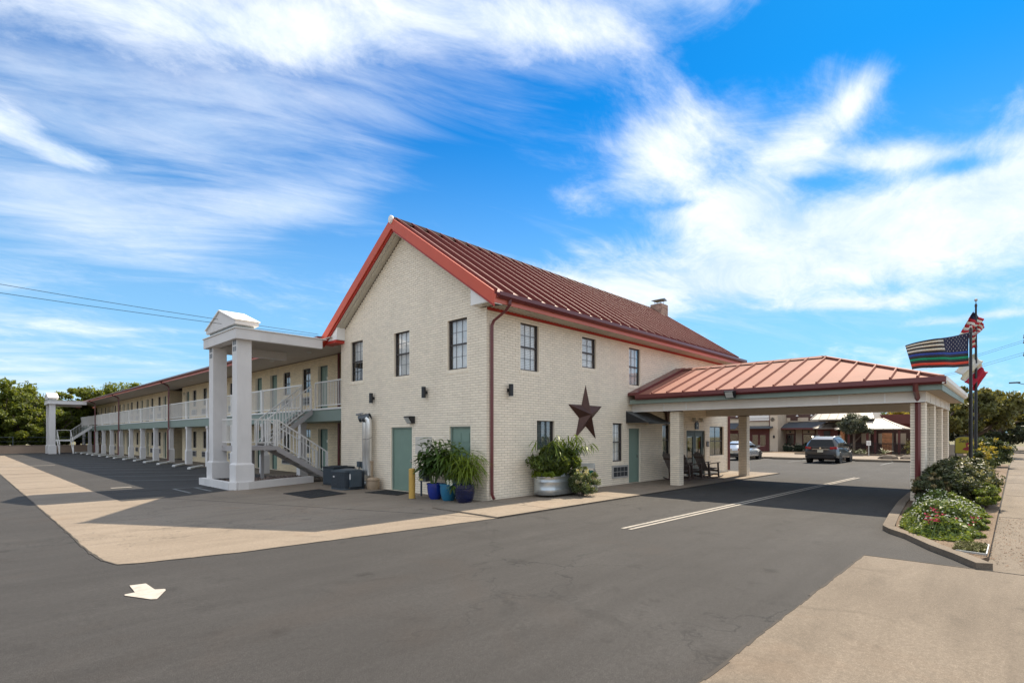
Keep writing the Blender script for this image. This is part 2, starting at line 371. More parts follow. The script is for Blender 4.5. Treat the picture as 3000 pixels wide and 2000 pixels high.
CR = .074; BL = .228; BH = .0660; BW = .219
BMESH = {}
def brick_mesh(pl, m):
    k = (pl, m.name)
    if k not in BMESH:
        b = MB(); fbox(b, pl, 0, -BW / 2, BW / 2, -.0, .014, -BH / 2, BH / 2); me = bpy.data.meshes.new('brick'); me.from_pydata(b.v, [], b.f); me.materials.append(m); BMESH[k] = me
    return BMESH[k]
def courses(u0, u1, z0, z1, holes, top=None):
    """running bond: yields (ua, ub, zmid, full)"""
    n = int((z1 - z0) / CR)
    for r in range(n):
        za = z0 + r * CR; zm = za + CR / 2
        a0, a1 = (u0, u1) if top is None else top(zm, u0, u1)
        if a1 - a0 < .05: continue
        sp_ = [(a0, a1)]
        for h0, h1, hz0, hz1 in holes:
            if hz0 < zm < hz1:
                q = []
                for s0, s1 in sp_:
                    if h1 <= s0 or h0 >= s1: q.append((s0, s1)); continue
                    if h0 > s0: q.append((s0, h0))
                    if h1 < s1: q.append((h1, s1))
                sp_ = q
        off = (r % 2) * BL / 2
        for s0, s1 in sp_:
            k0 = math.floor((s0 - u0 + off) / BL); u = u0 - off + k0 * BL
            while u < s1 - .02:
                a, b_ = max(u, s0), min(u + BL, s1)
                if b_ - a > .035: yield a, b_, zm, (b_ - a) > BL - .002
                u += BL
def brick_wall(parent, pl, base, u0, u1, z0, z1, holes, top=None, near=None, m=None, prname='brick', back=True, backm=None, rev=.12):
    """mortar face with openings and reveals, then real bricks; near(u, z) -> score for the bricks kept as single objects"""
    m = m or BRICK
    full, rest = [], MB()
    for a, b_, zm, ok in courses(u0, u1, z0, z1, holes, top):
        jit = random.uniform(0, .003)
        if ok and near is not None: full.append(((a + b_) / 2, zm, jit))
        else: fbox(rest, pl, base, a + .006, b_ - .006, -.009 - jit, .004, zm - BH / 2, zm + BH / 2)
    return full, rest
def wall_back(b, pl, base, u0, u1, z0, z1, holes, rev=.13):
    us = sorted({u0, u1, *[h[0] for h in holes], *[h[1] for h in holes]}); zs = sorted({z0, z1, *[h[2] for h in holes], *[h[3] for h in holes]})
    us = [u for u in us if u0 <= u <= u1]; zs = [z for z in zs if z0 <= z <= z1]
    for i in range(len(us) - 1):
        for j in range(len(zs) - 1):
            um, zm = (us[i] + us[i + 1]) / 2, (zs[j] + zs[j + 1]) / 2
            if any(h[0] < um < h[1] and h[2] < zm < h[3] for h in holes): continue
            fquad(b, pl, base, us[i], us[i + 1], 0, zs[j], zs[j + 1])
def reveals(name, parent, pl, base, holes, rev=.14, front=-.009):
    for h0, h1, z0, z1 in holes:
        t = .004; b = MB()
        for box in ((h0 - .03, h0 + t, z0 - .03, z1 + .03), (h1 - t, h1 + .03, z0 - .03, z1 + .03)): fbox(b, pl, base, box[0], box[1], front + .004, rev, box[2], box[3])
        fbox(b, pl, base, h0 + t, h1 - t, front + .005, rev, z1 - t, z1 + .03)
        fbox(b, pl, base, h0 + t, h1 - t, front + .005, rev, z0 - .03, z0 + t)
        b.build(name, BRICK, parent)

def window(parent, pl, base, u0, u1, z0, z1, cols=3, rows=2, hung=True, inner=None, glass=None, rec=.1, half=1.0, fm=None):
    fm = fm or BRONZE
    t = .045; b = MB(); d0, d1 = rec - .04, rec + .02
    fbox(b, pl, base, u0 + .004, u0 + t, d0, d1, z0 + .004, z1 - .004); fbox(b, pl, base, u1 - t, u1 - .004, d0, d1, z0 + .004, z1 - .004)
    fbox(b, pl, base, u0 + t, u1 - t, d0, d1, z0 + .004, z0 + t); fbox(b, pl, base, u0 + t, u1 - t, d0, d1, z1 - t, z1 - .004)
    zm = (z0 + z1) / 2
    if hung: fbox(b, pl, base, u0 + t, u1 - t, d0 + .004, d1, zm - .022, zm + .022)
    f = b.build('window', fm, parent)
    mu = MB(); q0, q1 = rec - .022, rec - .008
    for i in range(1, cols):
        u = u0 + t + (u1 - u0 - 2 * t) * i / cols; fbox(mu, pl, base, u - .006, u + .006, q0, q1, z0 + t, z1 - t)
    segs = [(z0 + t, zm - .022), (zm + .022, z1 - t)] if hung else [(z0 + t, z1 - t)]
    for a, c in segs:
        for j in range(1, rows):
            z = a + (c - a) * j / rows; fbox(mu, pl, base, u0 + t, u1 - t, q0 + .002, q1 - .002, z - .006, z + .006)
    if mu.v: mu.build('muntin', MUNT, f)
    for a, c in segs:
        fquad(MB(), pl, base, 0, 1, 0, 0, 1)
        p = MB(); fbox(p, pl, base, u0 + t, u1 - t, rec - .004, rec + .002, a, c); p.build('pane', glass or GLASS, f)
    k = MB(); zc = z0 if half >= 1 else z1 - (z1 - z0) * half
    if inner == 'blind':
        n = max(4, int((z1 - zc) / .05))
        for i in range(n):
            z = z1 - .03 - i * .05; fbox(k, pl, base, u0 + .03, u1 - .03, rec + .045 + .0, rec + .06, z - .043, z - .002)
        k.build('blind', BLIND, f)
    elif inner == 'curtain':
        n = 14
        for i in range(n):
            a = u0 + .02 + (u1 - u0 - .04) * i / n; c = u0 + .02 + (u1 - u0 - .04) * (i + 1) / n; o1, o2 = (0, .03) if i % 2 else (.03, 0)
            pts = [(a, rec + .06 + o1, zc), (c, rec + .06 + o2, zc), (c, rec + .06 + o2, z1), (a, rec + .06 + o1, z1)]
            k.quad(*[(u, base + d, z) if pl == 'y' else (base + d, u, z) for u, d, z in pts])
        k.build('curtain', CURT, f)
    bk = MB(); fbox(bk, pl, base, u0 - .1, u1 + .1, rec + .32, rec + .34, z0 - .1, z1 + .1); bk.build('dark_room', DARKIN, f)
    return f
def door(parent, pl, base, u0, u1, z0, z1, panels=True, rec=.11, hinge=1, num=False, m=None, fm=None):
    m = m or DOORG; t = .05; b = MB()
    fbox(b, pl, base, u0 + .004, u0 + t, rec - .07, rec + .02, z0, z1 - .004); fbox(b, pl, base, u1 - t, u1 - .004, rec - .07, rec + .02, z0, z1 - .004); fbox(b, pl, base, u0 + t, u1 - t, rec - .07, rec + .02, z1 - t, z1 - .004)
    f = b.build('door_frame', fm or GREEN, parent)
    b = MB(); fbox(b, pl, base, u0 + t, u1 - t, rec - .03, rec + .02, z0 + .02, z1 - t); wdt = u1 - u0 - 2 * t; h = z1 - z0 - t
    if panels:
        for a, c in ((.1, .46), (.54, .9)):
            for zz0, zz1 in ((.06, .36), (.42, .74), (.8, .93)):
                fbox(b, pl, base, u0 + t + wdt * a, u0 + t + wdt * c, rec - .042, rec - .031, z0 + h * zz0, z0 + h * zz1)
    d = b.build('door', m, parent)
    uh = u1 - t - .07 if hinge > 0 else u0 + t + .07
    b = MB(); fbox(b, pl, base, uh - .015, uh + .015, rec - .08, rec - .043, z0 + .95, z0 + 1.07); fbox(b, pl, base, uh - .06, uh + .0, rec - .085, rec - .07, z0 + 1.0, z0 + 1.025); b.build('handle', CHROME, d)
    if num:
        b = MB(); uc = (u0 + u1) / 2 - .12; fbox(b, pl, base, uc - .035, uc + .035, rec - .05, rec - .0425, z0 + 1.5, z0 + 1.62); b.build('number_plate', WHITE, d)
    return d
def vent_ac(parent, pl, base, u0, u1, z0, z1):
    b = MB(); fbox(b, pl, base, u0, u1, -.05, .06, z0, z1); o = b.build('air_conditioner', ACM, parent)
    k = MB(); n = 4; wd = (u1 - u0 - .12) / n
    for i in range(n):
        for j in range(2):
            a = u0 + .06 + i * wd + .015; z = z0 + .05 + j * (z1 - z0 - .1) / 2 + .01
            fbox(k, pl, base, a, a + wd - .03, -.056, -.0505, z, z + (z1 - z0 - .1) / 2 - .02)
    k.build('grille', BLACK, o); return o
def downspout(parent, path, r=.045, name='downspout'):
    b = MB(); b.tube(path, r, 4); return b.build(name, MAROON, parent)
# ------------------------------------------------------------------ ground
sheet('ground', [(-700, -700), (900, -700), (900, 900), (-700, 900)], -.03, M_GROUND)
sheet('parking_lot', [(-60, -8.95), (-.6, -8.95), (-.5, -10.36), (35.2, -10.36), (35.2, 68), (-60, 68)], 0, M_ASPH)
sheet('sidewalk', [(-60, -22), (120, -22), (120, -10.36), (.3, -10.36), (-.52, -10.3), (-.6, -8.95), (-60, -8.95)], .004, M_WALK)
# pale concrete drive that wraps the gable end
apron = [(-8.72, 57.6), (-8.72, 2.3), (-8.74, -.1), (-8.7, -1.0), (-8.6, -1.42), (-8.4, -1.55), (-7.1, -1.86), (-4.6, -2.08), (-1.91, -2.33), (-1.91, -.2), (0, -.2), (0, 8.06), (.3, 9.4), (-.5, 9.75), (-3.7, 8.55), (-5.85, 7.44), (-7.0, 7.42), (-7.04, 10.5), (-7.04, 57.6)]
sheet('concrete_drive', apron, .004, M_CONC)
sheet('walkway_floor', [(.0, 9.4), (1.8, 9.4), (1.8, 76), (-.2, 76), (-.2, 12.6)], .006, M_WALK)
b = MB(); b.prism([(-1.91, -2.33), (17.3, -2.33), (17.3, -.001), (-1.91, -.001)], 'z', -.05, .035); b.build('front_walkway', M_CONC, kind='structure')
b = MB()
for x in (-.05, 3.1, 6.3, 9.5, 12.6): b.box(x, x + .014, -2.33, -.02, .035, .0375)
b.box(-1.91, 17.3, -2.352, -2.331, .0, .034)
for p, q in (((-5.9, 7.3), (-1.9, -2.3)), ((-3.1, 6.0), (-.2, 6.0)), ((-8.7, 14), (-7.05, 14)), ((-8.7, 24), (-7.05, 24))):
    b.bar((*p, .005), (*q, .005), .018, .004)
b.bar((-.5, -10.33, .006), (60, -10.38, .006), .02, .005)
for x in (6, 12, 18, 24, 30, 36): b.bar((x, -10.4, .006), (x, -16, .006), .02, .005)
b.bar((-.6, -8.95, .006), (-.49, -14, .006), .022, .005)
rj = random.Random(4)
def seam(pts, w0=.012, w1=.05):
    for p, q in zip(pts, pts[1:]):
        n = max(1, int((Vector(q) - Vector(p)).length / .22)); d = (Vector(q) - Vector(p)).normalized(); s = Vector((-d.y, d.x))
        for k in range(n):
            a = Vector(p).lerp(Vector(q), k / n) + s * rj.uniform(-.012, .012); e = Vector(p).lerp(Vector(q), (k + 1) / n) + s * rj.uniform(-.012, .012)
            b.bar((*a, .0055), (*e, .0055), rj.uniform(w0, w1), .004)
seam(apron[:10]); seam([apron[12], (-7.04, 10.5), (-7.04, 57)], .01, .03); seam([(-40, -8.95), (-.6, -8.95)], .008, .035); seam([(-1.91, -2.36), (17.3, -2.36)], .02, .07); seam([(-5.85, 7.44), (-3.7, 8.45)], .01, .03)
b.build('pavement_joint', JOINT, kind='structure')
# painted markings
b = MB()
for o in (-.07, .09): b.quad((-1.13, -5.08 + o, .008), (-1.13, -5.08 + o - .08, .008), (17.0, -5.57 + o - .08, .008), (17.0, -5.57 + o, .008))
b.build('double_line_marking', LINEW, kind='structure')
b = MB(); b.quad(*[(x, y, .008) for x, y in [(-8.72, -2.84), (-8.74, -3.23), (-8.84, -3.24), (-8.85, -3.29), (-8.68, -3.67), (-8.63, -3.71), (-8.47, -3.39), (-8.46, -3.32), (-8.55, -3.26), (-8.56, -2.88)]])
b.build('arrow_marking', mat('arrow_paint', (.44, .395, .345), .85, .2, 7, stain=(10., .6, (1, 1, 1))), kind='structure')
b = MB()
for y in [13.5 + 3.3 * i for i in range(17)]: b.bar((-5.6, y + 2.2, .0065), (-1.9, y, .0065), .09, .003)
b.box(-5.03, -3.8, 10.35, 10.44, .005, .008); b.box(-5.05, -4.96, 8.45, 10.35, .005, .008); b.box(-4.4, -4.3, 8.65, 10.35, .005, .008)
for x in [14 + 0 * i for i in range(0)]: pass
for y in (-7.2, -4.5, -1.8, .9, 3.6, 6.3): b.box(30, 34.6, y, y + .1, .005, .008)
b.build('parking_line_marking', LINEF, kind='structure')
b = MB(); b.box(-8.3, -5.9, 32.7, 32.95, .009, .011); b.box(-11, -8.9, 32.6, 32.75, .005, .008); b.box(-6.45, -5.85, 12.1, 12.3, .009, .011); b.box(-10.2, -8.95, 22.6, 22.9, .005, .008)
b.build('white_line_marking', LINEW, kind='structure')
# planting bed with its curb
bed = [(-.3, -10.2), (.6, -9.75), (1.5, -9.35), (2.05, -9.0), (4.2, -8.72), (7.1, -8.5), (35, -8.4), (35, -10.3), (.2, -10.35)]
b = MB(); b.prism(bed, 'z', -.05, .065); b.build('planting_bed', M_SOIL, kind='structure')
cpath = [(-.5, -10.33), (.05, -10.05), (.6, -9.72), (1.5, -9.3), (1.95, -9.0), (2.3, -8.85), (4.2, -8.68), (7.1, -8.46), (9.8, -8.34), (15, -8.3), (35, -8.3)]
b = MB()
for p, q in zip(cpath, cpath[1:]): b.bar((*p, .03), (*q, .03), .19, .12)
b.build('bed_curb', M_WALK, kind='structure')

# ------------------------------------------------------------------ the gabled lobby building
LB = thing('gabled_lobby_building', (0, 0, 0), 'cream brick two storey gabled building with a maroon metal roof and orange red trim', 'building')
EZ = 5.42; RY = 4.03; LX = 17.0; LY = 8.06
SL = (8.85 - 5.66) / (RY + .62)
def roofz(y): return 5.66 + SL * (y + .62) if y <= RY else 5.66 + SL * (8.68 - y)
H_LONG = [(1.36, 2.2, 3.78, 5.21), (4.43, 5.27, 4.15, 5.2), (7.43, 8.27, 3.76, 5.2), (2.1, 2.96, 1.4, 2.32), (6.31, 7.0, .88, 2.31), (7.42, 8.24, .035, 2.12), (10.05, 10.71, 1.0, 2.31), (12.26, 14.2, .035, 2.1), (14.72, 16.4, .86, 2.3), (6.24, 7.32, .28, .74)]
H_GAB = [(6.5, 7.36, 3.82, 5.31), (3.64, 4.52, 3.8, 5.29), (.83, 1.71, 3.78, 5.27), (3.5, 4.7, .0, 2.12), (.68, 1.62, .0, 2.11)]
def rake_top(z, u0, u1):
    if z < 5.42: return u0, u1
    k = (z - 5.20) / SL - .62
    return max(u0, k), min(u1, LY - k)
f1, r1 = brick_wall(LB, 'y', 0, 0.0, LX, 0, 5.40, H_LONG, near=1)
f2, r2 = brick_wall(LB, 'x', 0, 0.0, LY, 0, 8.5, H_GAB, top=rake_top, near=1)
allb = [(f, 'y') for f in f1] + [(f, 'x') for f in f2]
def score(t):
    (u, z, j), pl = t; p = Vector((u, 0, z)) if pl == 'y' else Vector((0, u, z)); v = p - cam.location
    n = Vector((0, -1, 0)) if pl == 'y' else Vector((-1, 0, 0))
    return -abs(v.dot(n)) / v.length ** 3
allb.sort(key=score)
for k, ((u, z, j), pl) in enumerate(allb):
    if k < 300: piece('brick', brick_mesh(pl, BRICK), LB, (u, -.009 - j, z) if pl == 'y' else (-.009 - j, u, z))
    else: fbox(r1, pl, 0, u - BW / 2, u + BW / 2, -.009 - j, .004, z - BH / 2, z + BH / 2)
r1.v += []; i0 = len(r1.v); r1.v += r2.v; r1.f += [tuple(i + i0 for i in f) for f in r2.f]
r1.build('brickwork', BRICK, LB, 'stuff')
b = MB(); wall_back(b, 'y', 0, 0, LX, 0, 5.46, H_LONG); wall_back(b, 'x', 0, 0, LY, 0, 5.46, H_GAB)
b.quad((0, LY, 5.46), (0, 0, 5.46), (0, 0, 5.68), (0, RY, 8.46), (0, LY, 5.68))
b.box(LX - .1, LX, .01, LY, 0, 5.46); b.box(.1, LX - .1, LY - .1, LY, 0, 5.46)
b.build('wall', MORTAR, LB)
reveals('opening_reveal', LB, 'y', 0, H_LONG[:-1]); reveals('opening_reveal', LB, 'x', 0, H_GAB)
# soldier-brick sills
for pl, hs_ in (('y', [H_LONG[i] for i in (0, 1, 2, 3, 4, 6, 8)]), ('x', H_GAB[:3])):
    for h in hs_:
        b = MB(); n = int((h[1] - h[0] + .1) / .075)
        for i in range(n):
            a = h[0] - .05 + (h[1] - h[0] + .1) * i / n; fbox(b, pl, 0, a + .003, a + (h[1] - h[0] + .1) / n - .003, -.022, .1, h[2] - .105, h[2] - .003)
        b.build('brick_sill', BRICK, LB)
for i, h in enumerate(H_LONG[:3]): window(LB, 'y', 0, *h, cols=3 if i != 1 else 2, rows=2 if i != 1 else 2, inner='blind')
window(LB, 'y', 0, *H_LONG[3], cols=3, rows=1, hung=False, inner='blind', glass=GLASSD)
window(LB, 'y', 0, *H_LONG[4], cols=3, rows=2, inner='curtain')
window(LB, 'y', 0, *H_LONG[6], cols=2, rows=1, inner='curtain', glass=GLASSD)
window(LB, 'y', 0, *H_LONG[8], cols=2, rows=1, glass=GLASSD)
window(LB, 'x', 0, *H_GAB[0], cols=3, rows=2, inner='curtain', half=.52)
window(LB, 'x', 0, *H_GAB[1], cols=3, rows=2, inner='curtain')
window(LB, 'x', 0, *H_GAB[2], cols=3, rows=2, inner='curtain')
d1 = door(LB, 'y', 0, *H_LONG[5], panels=False); d1['label'] = 'plain green side door under the black awning'
d2 = door(LB, 'x', 0, *H_GAB[3], panels=False, hinge=-1); d2['label'] = 'plain wide green service door beside the ducts'
d3 = door(LB, 'x', 0, *H_GAB[4], panels=True); d3['label'] = 'panelled green door behind the potted plants'
# glazed double entrance doors
u0, u1, z0, z1 = H_LONG[7]
b = MB(); fbox(b, 'y', 0, u0 + .004, u0 + .08, .04, .13, z0, z1); fbox(b, 'y', 0, u1 - .08, u1 - .004, .04, .13, z0, z1); fbox(b, 'y', 0, u0 + .08, u1 - .08, .04, .13, z1 - .09, z1 - .004); e = b.build('entrance_frame', DOORD, LB)
for a, c in ((u0 + .09, (u0 + u1) / 2 - .01), ((u0 + u1) / 2 + .01, u1 - .09)):
    b = MB(); s_ = .16
    fbox(b, 'y', 0, a, a + s_, .07, .12, z0 + .02, z1 - .1); fbox(b, 'y', 0, c - s_, c, .07, .12, z0 + .02, z1 - .1); fbox(b, 'y', 0, a + s_, c - s_, .07, .12, z0 + .02, z0 + .35); fbox(b, 'y', 0, a + s_, c - s_, .07, .12, z1 - .3, z1 - .1)
    d = b.build('entrance_door', DOORD, LB)
    b = MB(); fbox(b, 'y', 0, a + s_, c - s_, .09, .1, z0 + .35, z1 - .3); b.build('pane', GLASSD, d)
    b = MB(); b.tube([(c - .06, .05, .9), (c - .06, .02, .95), (c - .06, .02, 1.25), (c - .06, .05, 1.3)], .012, 6); b.build('handle', CHROME, d)
b = MB(); fbox(b, 'y', 0, u0 - .1, u1 + .1, .6, .62, 0, z1 + .1); b.build('dark_room', DARKIN, LB)
vent_ac(LB, 'y', 0, 6.24, 7.32, .28, .74)
# roof: deck, standing-seam panels, ridge, trim
RX0, RX1 = -.4, 17.5; PW = .6034
RF = None
b = MB(); th = .06
for ya, yb in ((-.62, RY), (8.68, RY)):
    za, zb = roofz(ya), roofz(RY); 
    b.hexa([(RX0, ya, za - th), (RX1, ya, za - th), (RX1, ya, za - .004), (RX0, ya, za - .004), (RX0, yb, zb - th), (RX1, yb, zb - th), (RX1, yb, zb - .004), (RX0, yb, zb - .004)])
RF = b.build('roof', ROOFM, LB)
def seam_panel_mesh(name, length_vec, m, wdt, rib_h=.10, rib_w=.07):
    """pan with one trapezoid rib along its first edge; x across, second axis up the slope"""
    L = Vector(length_vec); n = Vector((1, 0, 0)).cross(L).normalized()
    prof = [(0, 0), (.006, 0), (.016, rib_h), (rib_w - .016, rib_h), (rib_w, 0), (wdt, 0)]
    b = MB()
    for s0 in (Vector((0, 0, 0)), L): b.v += [tuple(s0 + Vector((x, 0, 0)) + n * h) for x, h in prof]
    k = len(prof)
    for i in range(k - 1): b.f.append((i, i + 1, k + i + 1, k + i))
    b.f.append((1, 4, 3, 2)); b.f.append((k + 1, k + 2, k + 3, k + 4))
    me = bpy.data.meshes.new(name); me.from_pydata(b.v, [], b.f); me.materials.append(m); return me
np_ = int((RX1 - RX0) / PW)
pf = seam_panel_mesh('roof_panel', (0, RY + .62, roofz(RY) - 5.66), ROOFM, PW)
pb = seam_panel_mesh('roof_panel', (0, RY - 8.68, roofz(RY) - 5.66), ROOFM, PW)
for v in pb.polygons: pass
for i in range(np_):
    piece('roof_panel', pf, RF, (RX0 + .1 + i * PW, -.62, 5.66)); piece('roof_panel', pb, RF, (RX0 + .1 + i * PW, 8.68, 5.66))
b = MB(); b.prism([(RY - .22, roofz(RY) - .1), (RY, roofz(RY) + .1), (RY + .22, roofz(RY) - .1), (RY, roofz(RY) + .02)], 'x', RX0, RX1); b.build('ridge_cap', RIDGEM, RF)
def rake(y0, z0, y1, z1, hgt, xa, xb, b):
    b.hexa([(xa, y0, z0 - hgt), (xb, y0, z0 - hgt), (xb, y1, z1 - hgt), (xa, y1, z1 - hgt), (xa, y0, z0), (xb, y0, z0), (xb, y1, z1), (xa, y1, z1)])
b = MB(); zt = .05
rake(-.7, roofz(-.7) + zt, RY, roofz(RY) + zt, .36, RX0 - .05, RX0, b); rake(RY, roofz(RY) + zt, 8.76, roofz(8.76) + zt, .36, RX0 - .05, RX0, b)
b.build('rake_board', ORANGE, LB)
b = MB(); rake(-.66, roofz(-.66) - .31, RY, roofz(RY) - .31, .07, RX0, RX0 + .05, b); rake(RY, roofz(RY) - .31, 8.72, roofz(8.72) - .31, .07, RX0, RX0 + .05, b)
b.build('rake_moulding', TRIMRED, LB)
b = MB()
for k in range(3):
    xa = RX0 + .05 + k * .115
    rake(-.1, roofz(-.1) - .38 - .012 * (k == 1), RY, roofz(RY) - .38 - .012 * (k == 1), .03, xa + .004, xa + .112, b); rake(RY, roofz(RY) - .38 - .012 * (k == 1), 8.16, roofz(8.16) - .38 - .012 * (k == 1), .03, xa + .004, xa + .112, b)
b.build('rake_soffit', CREAM, LB)
for s_ in (0, 1):
    yy = [(-.6, 5.43), (.3, 5.43), (.3, roofz(.3) - .4), (-.02, roofz(-.02) - .4), (-.6, roofz(-.6) - .32)]
    if s_: yy = [(LY - y, z) for y, z in yy]
    b = MB(); b.prism(yy, 'x', RX0 + .055, -.012); b.build('eave_return', WHITE, LB)
b = MB(); b.box(RX0 + .03, -.004, LY - .25, LY + .7, 5.32, 5.425); b.build('return_trim', TRIMRED, LB)
b = MB(); b.lathe([(.0, -.05), (.10, -.05), (.115, 0), (.09, .04), (.0, .05)], 0, 0, 10); 
b.v = [(RX0 - .06 - z, RY + y * 1.0, roofz(RY) - .02 + x * 1.25) for x, y, z in b.v]; b.build('ridge_end_cap', WHITE, LB)
# eaves
b = MB(); b.box(RX0, RX1, -.62, -.585, 5.38, 5.60); b.build('eave_board', PINKRED, LB)
b = MB(); b.prism([(-.625, 5.50), (-.70, 5.50), (-.76, 5.56), (-.76, 5.66), (-.745, 5.66), (-.745, 5.575), (-.70, 5.52), (-.64, 5.52), (-.64, 5.66), (-.625, 5.66)], 'x', RX0 + .15, RX1); b.build('gutter', MAROON, LB)
b = MB()
n = 118
for i in range(n):
    x0 = RX0 + .05 + (RX1 - RX0 - .1) * i / n; wd = (RX1 - RX0 - .1) / n
    b.hexa([(x0, -.58, 5.405), (x0 + wd * .5, -.58, 5.405), (x0 + wd * .5, -.02, 5.405), (x0, -.02, 5.405), (x0, -.58, 5.44), (x0 + wd, -.58, 5.44), (x0 + wd, -.02, 5.44), (x0, -.02, 5.44)])
b.build('eave_soffit', CREAM, LB)
b = MB(); b.box(-.0, LX + .1, -.035, -.012, 5.33, 5.415); b.build('frieze_trim', TRIMRED, LB)
downspout(LB, [(.22, -.68, 5.52), (.22, -.68, 5.40), (.20, -.52, 5.24), (.13, -.14, 5.02), (.12, -.075, 4.9), (.12, -.075, .35), (.12, -.08, .2), (.07, -.2, .09)], .052)
downspout(LB, [(17.05, -.68, 5.5), (17.0, -.4, 5.3), (16.92, -.07, 5.05), (16.92, -.07, .1)], .055)
# chimney
b = MB(); cx0, cx1, cy0, cy1 = 16.2, 16.95, 3.3, 3.95
f1, rr = brick_wall(LB, 'x', cx0, cy0, cy1, 7.9, 9.02, [], m=CHIMB); f3, rr2 = brick_wall(LB, 'y', cy0, cx0, cx1, 7.9, 9.02, [], m=CHIMB)
i0 = len(rr.v); rr.v += rr2.v; rr.f += [tuple(i + i0 for i in f) for f in rr2.f]
b.box(cx0, cx1, cy0, cy1, 7.5, 9.03); ch = b.build('chimney', MORTAR, LB); rr.build('brickwork', CHIMB, ch, 'stuff')
b = MB(); b.box(cx0 + .2, cx1 - .2, cy0 + .15, cy1 - .15, 9.03, 9.1)
for x in (cx0 + .2, cx1 - .2):
    for y in (cy0 + .15, cy1 - .15): b.tube([(x, y, 9.1), (x, y, 9.27)], .012, 4)
b.prism([(cx0 + .05, 9.27), (cx1 - .05, 9.27), (cx1 - .15, 9.3), ((cx0 + cx1) / 2, 9.37), (cx0 + .15, 9.3)], 'y', cy0, cy1); b.build('chimney_cap', mat('galv_cap', (.2, .22, .23), .4, .2, metal=.6), ch)
# black metal awning over the side door
b = MB(); n = 16
ax0, ax1 = 7.2, 8.95
for i in range(n):
    xa, xb = ax0 + (ax1 - ax0) * i / n, ax0 + (ax1 - ax0) * (i + .72) / n
    b.hexa([(xa, -.95, 2.32), (xb, -.95, 2.32), (xb, -.02, 2.74), (xa, -.02, 2.74), (xa, -.95, 2.345), (xb, -.95, 2.345), (xb, -.02, 2.765), (xa, -.02, 2.765)])
b.hexa([(ax0, -.94, 2.31), (ax1, -.94, 2.31), (ax1, -.02, 2.73), (ax0, -.02, 2.73), (ax0, -.94, 2.32), (ax1, -.94, 2.32), (ax1, -.02, 2.74), (ax0, -.02, 2.74)])
aw = b.build('awning', mat('grey_awning_metal', (.10, .11, .115), .45, .2, 3), LB)
b = MB()
for x in (ax0, ax1 - .02): b.prism([(-.95, 2.31), (-.02, 2.31), (-.02, 2.73)], 'x', x, x + .02)
b.box(ax0 + .02, ax1 - .02, -.96, -.945, 2.28, 2.345); b.build('awning_skirt', BLACK, aw)
# small wall fittings
b = MB(); fbox(b, 'x', 0, 2.45, 3.3, -.022, -.013, 1.25, 1.8); b.build('access_panel', mat('cream_panel', (.6, .55, .48), .6, .06), LB)
# ------------------------------------------------------------------ the two-storey motel wing
WX = 1.65; WY1 = 70.1
WG = thing('motel_wing', (1.65, 9, 0), 'long two storey cream brick motel wing with balcony walkway and red eave', 'building')
DS = [12.82, 18.38, 20.42, 26.1, 28.0, 33.8, 39.95, 45.68, 47.75, 53.45, 55.45, 61.2, 63.4, 69.0]
WS = [14.48, 16.72, 22.15, 24.6, 29.8, 32.1, 41.6, 43.98, 49.45, 51.8, 57.2, 59.57, 65.05, 67.3]
DW, WW = .95, .86
def seg_holes(a, c):
    h = []
    for y in DS:
        if a < y < c: h += [(y - DW / 2, y + DW / 2, .02, 2.17), (y - DW / 2, y + DW / 2, 2.95, 5.12)]
    for y in WS:
        if a < y < c: h += [(y - WW / 2, y + WW / 2, .98, 2.17), (y - WW / 2, y + WW / 2, 3.93, 5.13)]
    return h
rest = MB(); back = MB()
for a, c in ((8.06, 35.05), (38.7, WY1)):
    hh = seg_holes(a, c); _, r_ = brick_wall(WG, 'x', WX, a, c, 0, 5.52, hh)
    i0 = len(rest.v); rest.v += r_.v; rest.f += [tuple(i + i0 for i in f) for f in r_.f]
    wall_back(back, 'x', WX, a, c, 0, 5.55, hh); reveals('opening_reveal', WG, 'x', WX, hh)
for ya, sgn in ((38.7, 1),):
    _, r_ = brick_wall(WG, 'y', ya, WX, 6.5, 0, 5.52, [])
    i0 = len(rest.v); rest.v += r_.v; rest.f += [tuple(i + i0 for i in f) for f in r_.f]
    back.box(WX, 6.5, ya, ya + .1, 0, 5.55)
back.box(6.4, 6.5, 35, 38.7, 0, 5.55); back.box(WX + .02, 9, 34.95, 35.05, 0, 5.55); back.box(WX + .02, 9, WY1 - .1, WY1, 0, 5.55); back.box(9, 9.1, 8.1, WY1, 0, 5.55)
back.build('wall', MORTAR, WG); rest.build('brickwork', BRICKW, WG, 'stuff')
def dcopy(o, dy, dz, name=None):
    c = o.copy(); C.objects.link(c); c.location = o.location + Vector((0, dy, dz))
    for k in KIDS.get(o.name, []):
        q = k.copy(); C.objects.link(q); q.parent = c
    return c
KIDS = {}
def note(o): KIDS[o.name] = [c for c in C.objects if c.parent is o]
protoD = []
for hinge in (1, -1):
    y = DS[0] if hinge == 1 else DS[1]
    d = door(WG, 'x', WX, y - DW / 2, y + DW / 2, .02, 2.17, hinge=-hinge, num=True, rec=.2, fm=DOORD); fr = [c for c in C.objects if c.parent is WG and c.name.startswith('door_frame')][-1]
    note(d); note(fr); protoD.append((y, d, fr))
for i, y in enumerate(DS):
    y0, d, fr = protoD[i % 2]
    for dz in (0, 2.95):
        if i < 2 and dz == 0: continue
        dcopy(d, y - y0, dz); dcopy(fr, y - y0, dz)
y0 = WS[0]; wv = window(WG, 'x', WX, y0 - WW / 2, y0 + WW / 2, .98, 2.17, cols=2, rows=2, inner='curtain', glass=GLASSD); note(wv)
wv2 = window(WG, 'x', WX, WS[1] - WW / 2, WS[1] + WW / 2, .98, 2.17, cols=2, rows=2, inner='curtain', half=.45, glass=GLASSD); note(wv2)
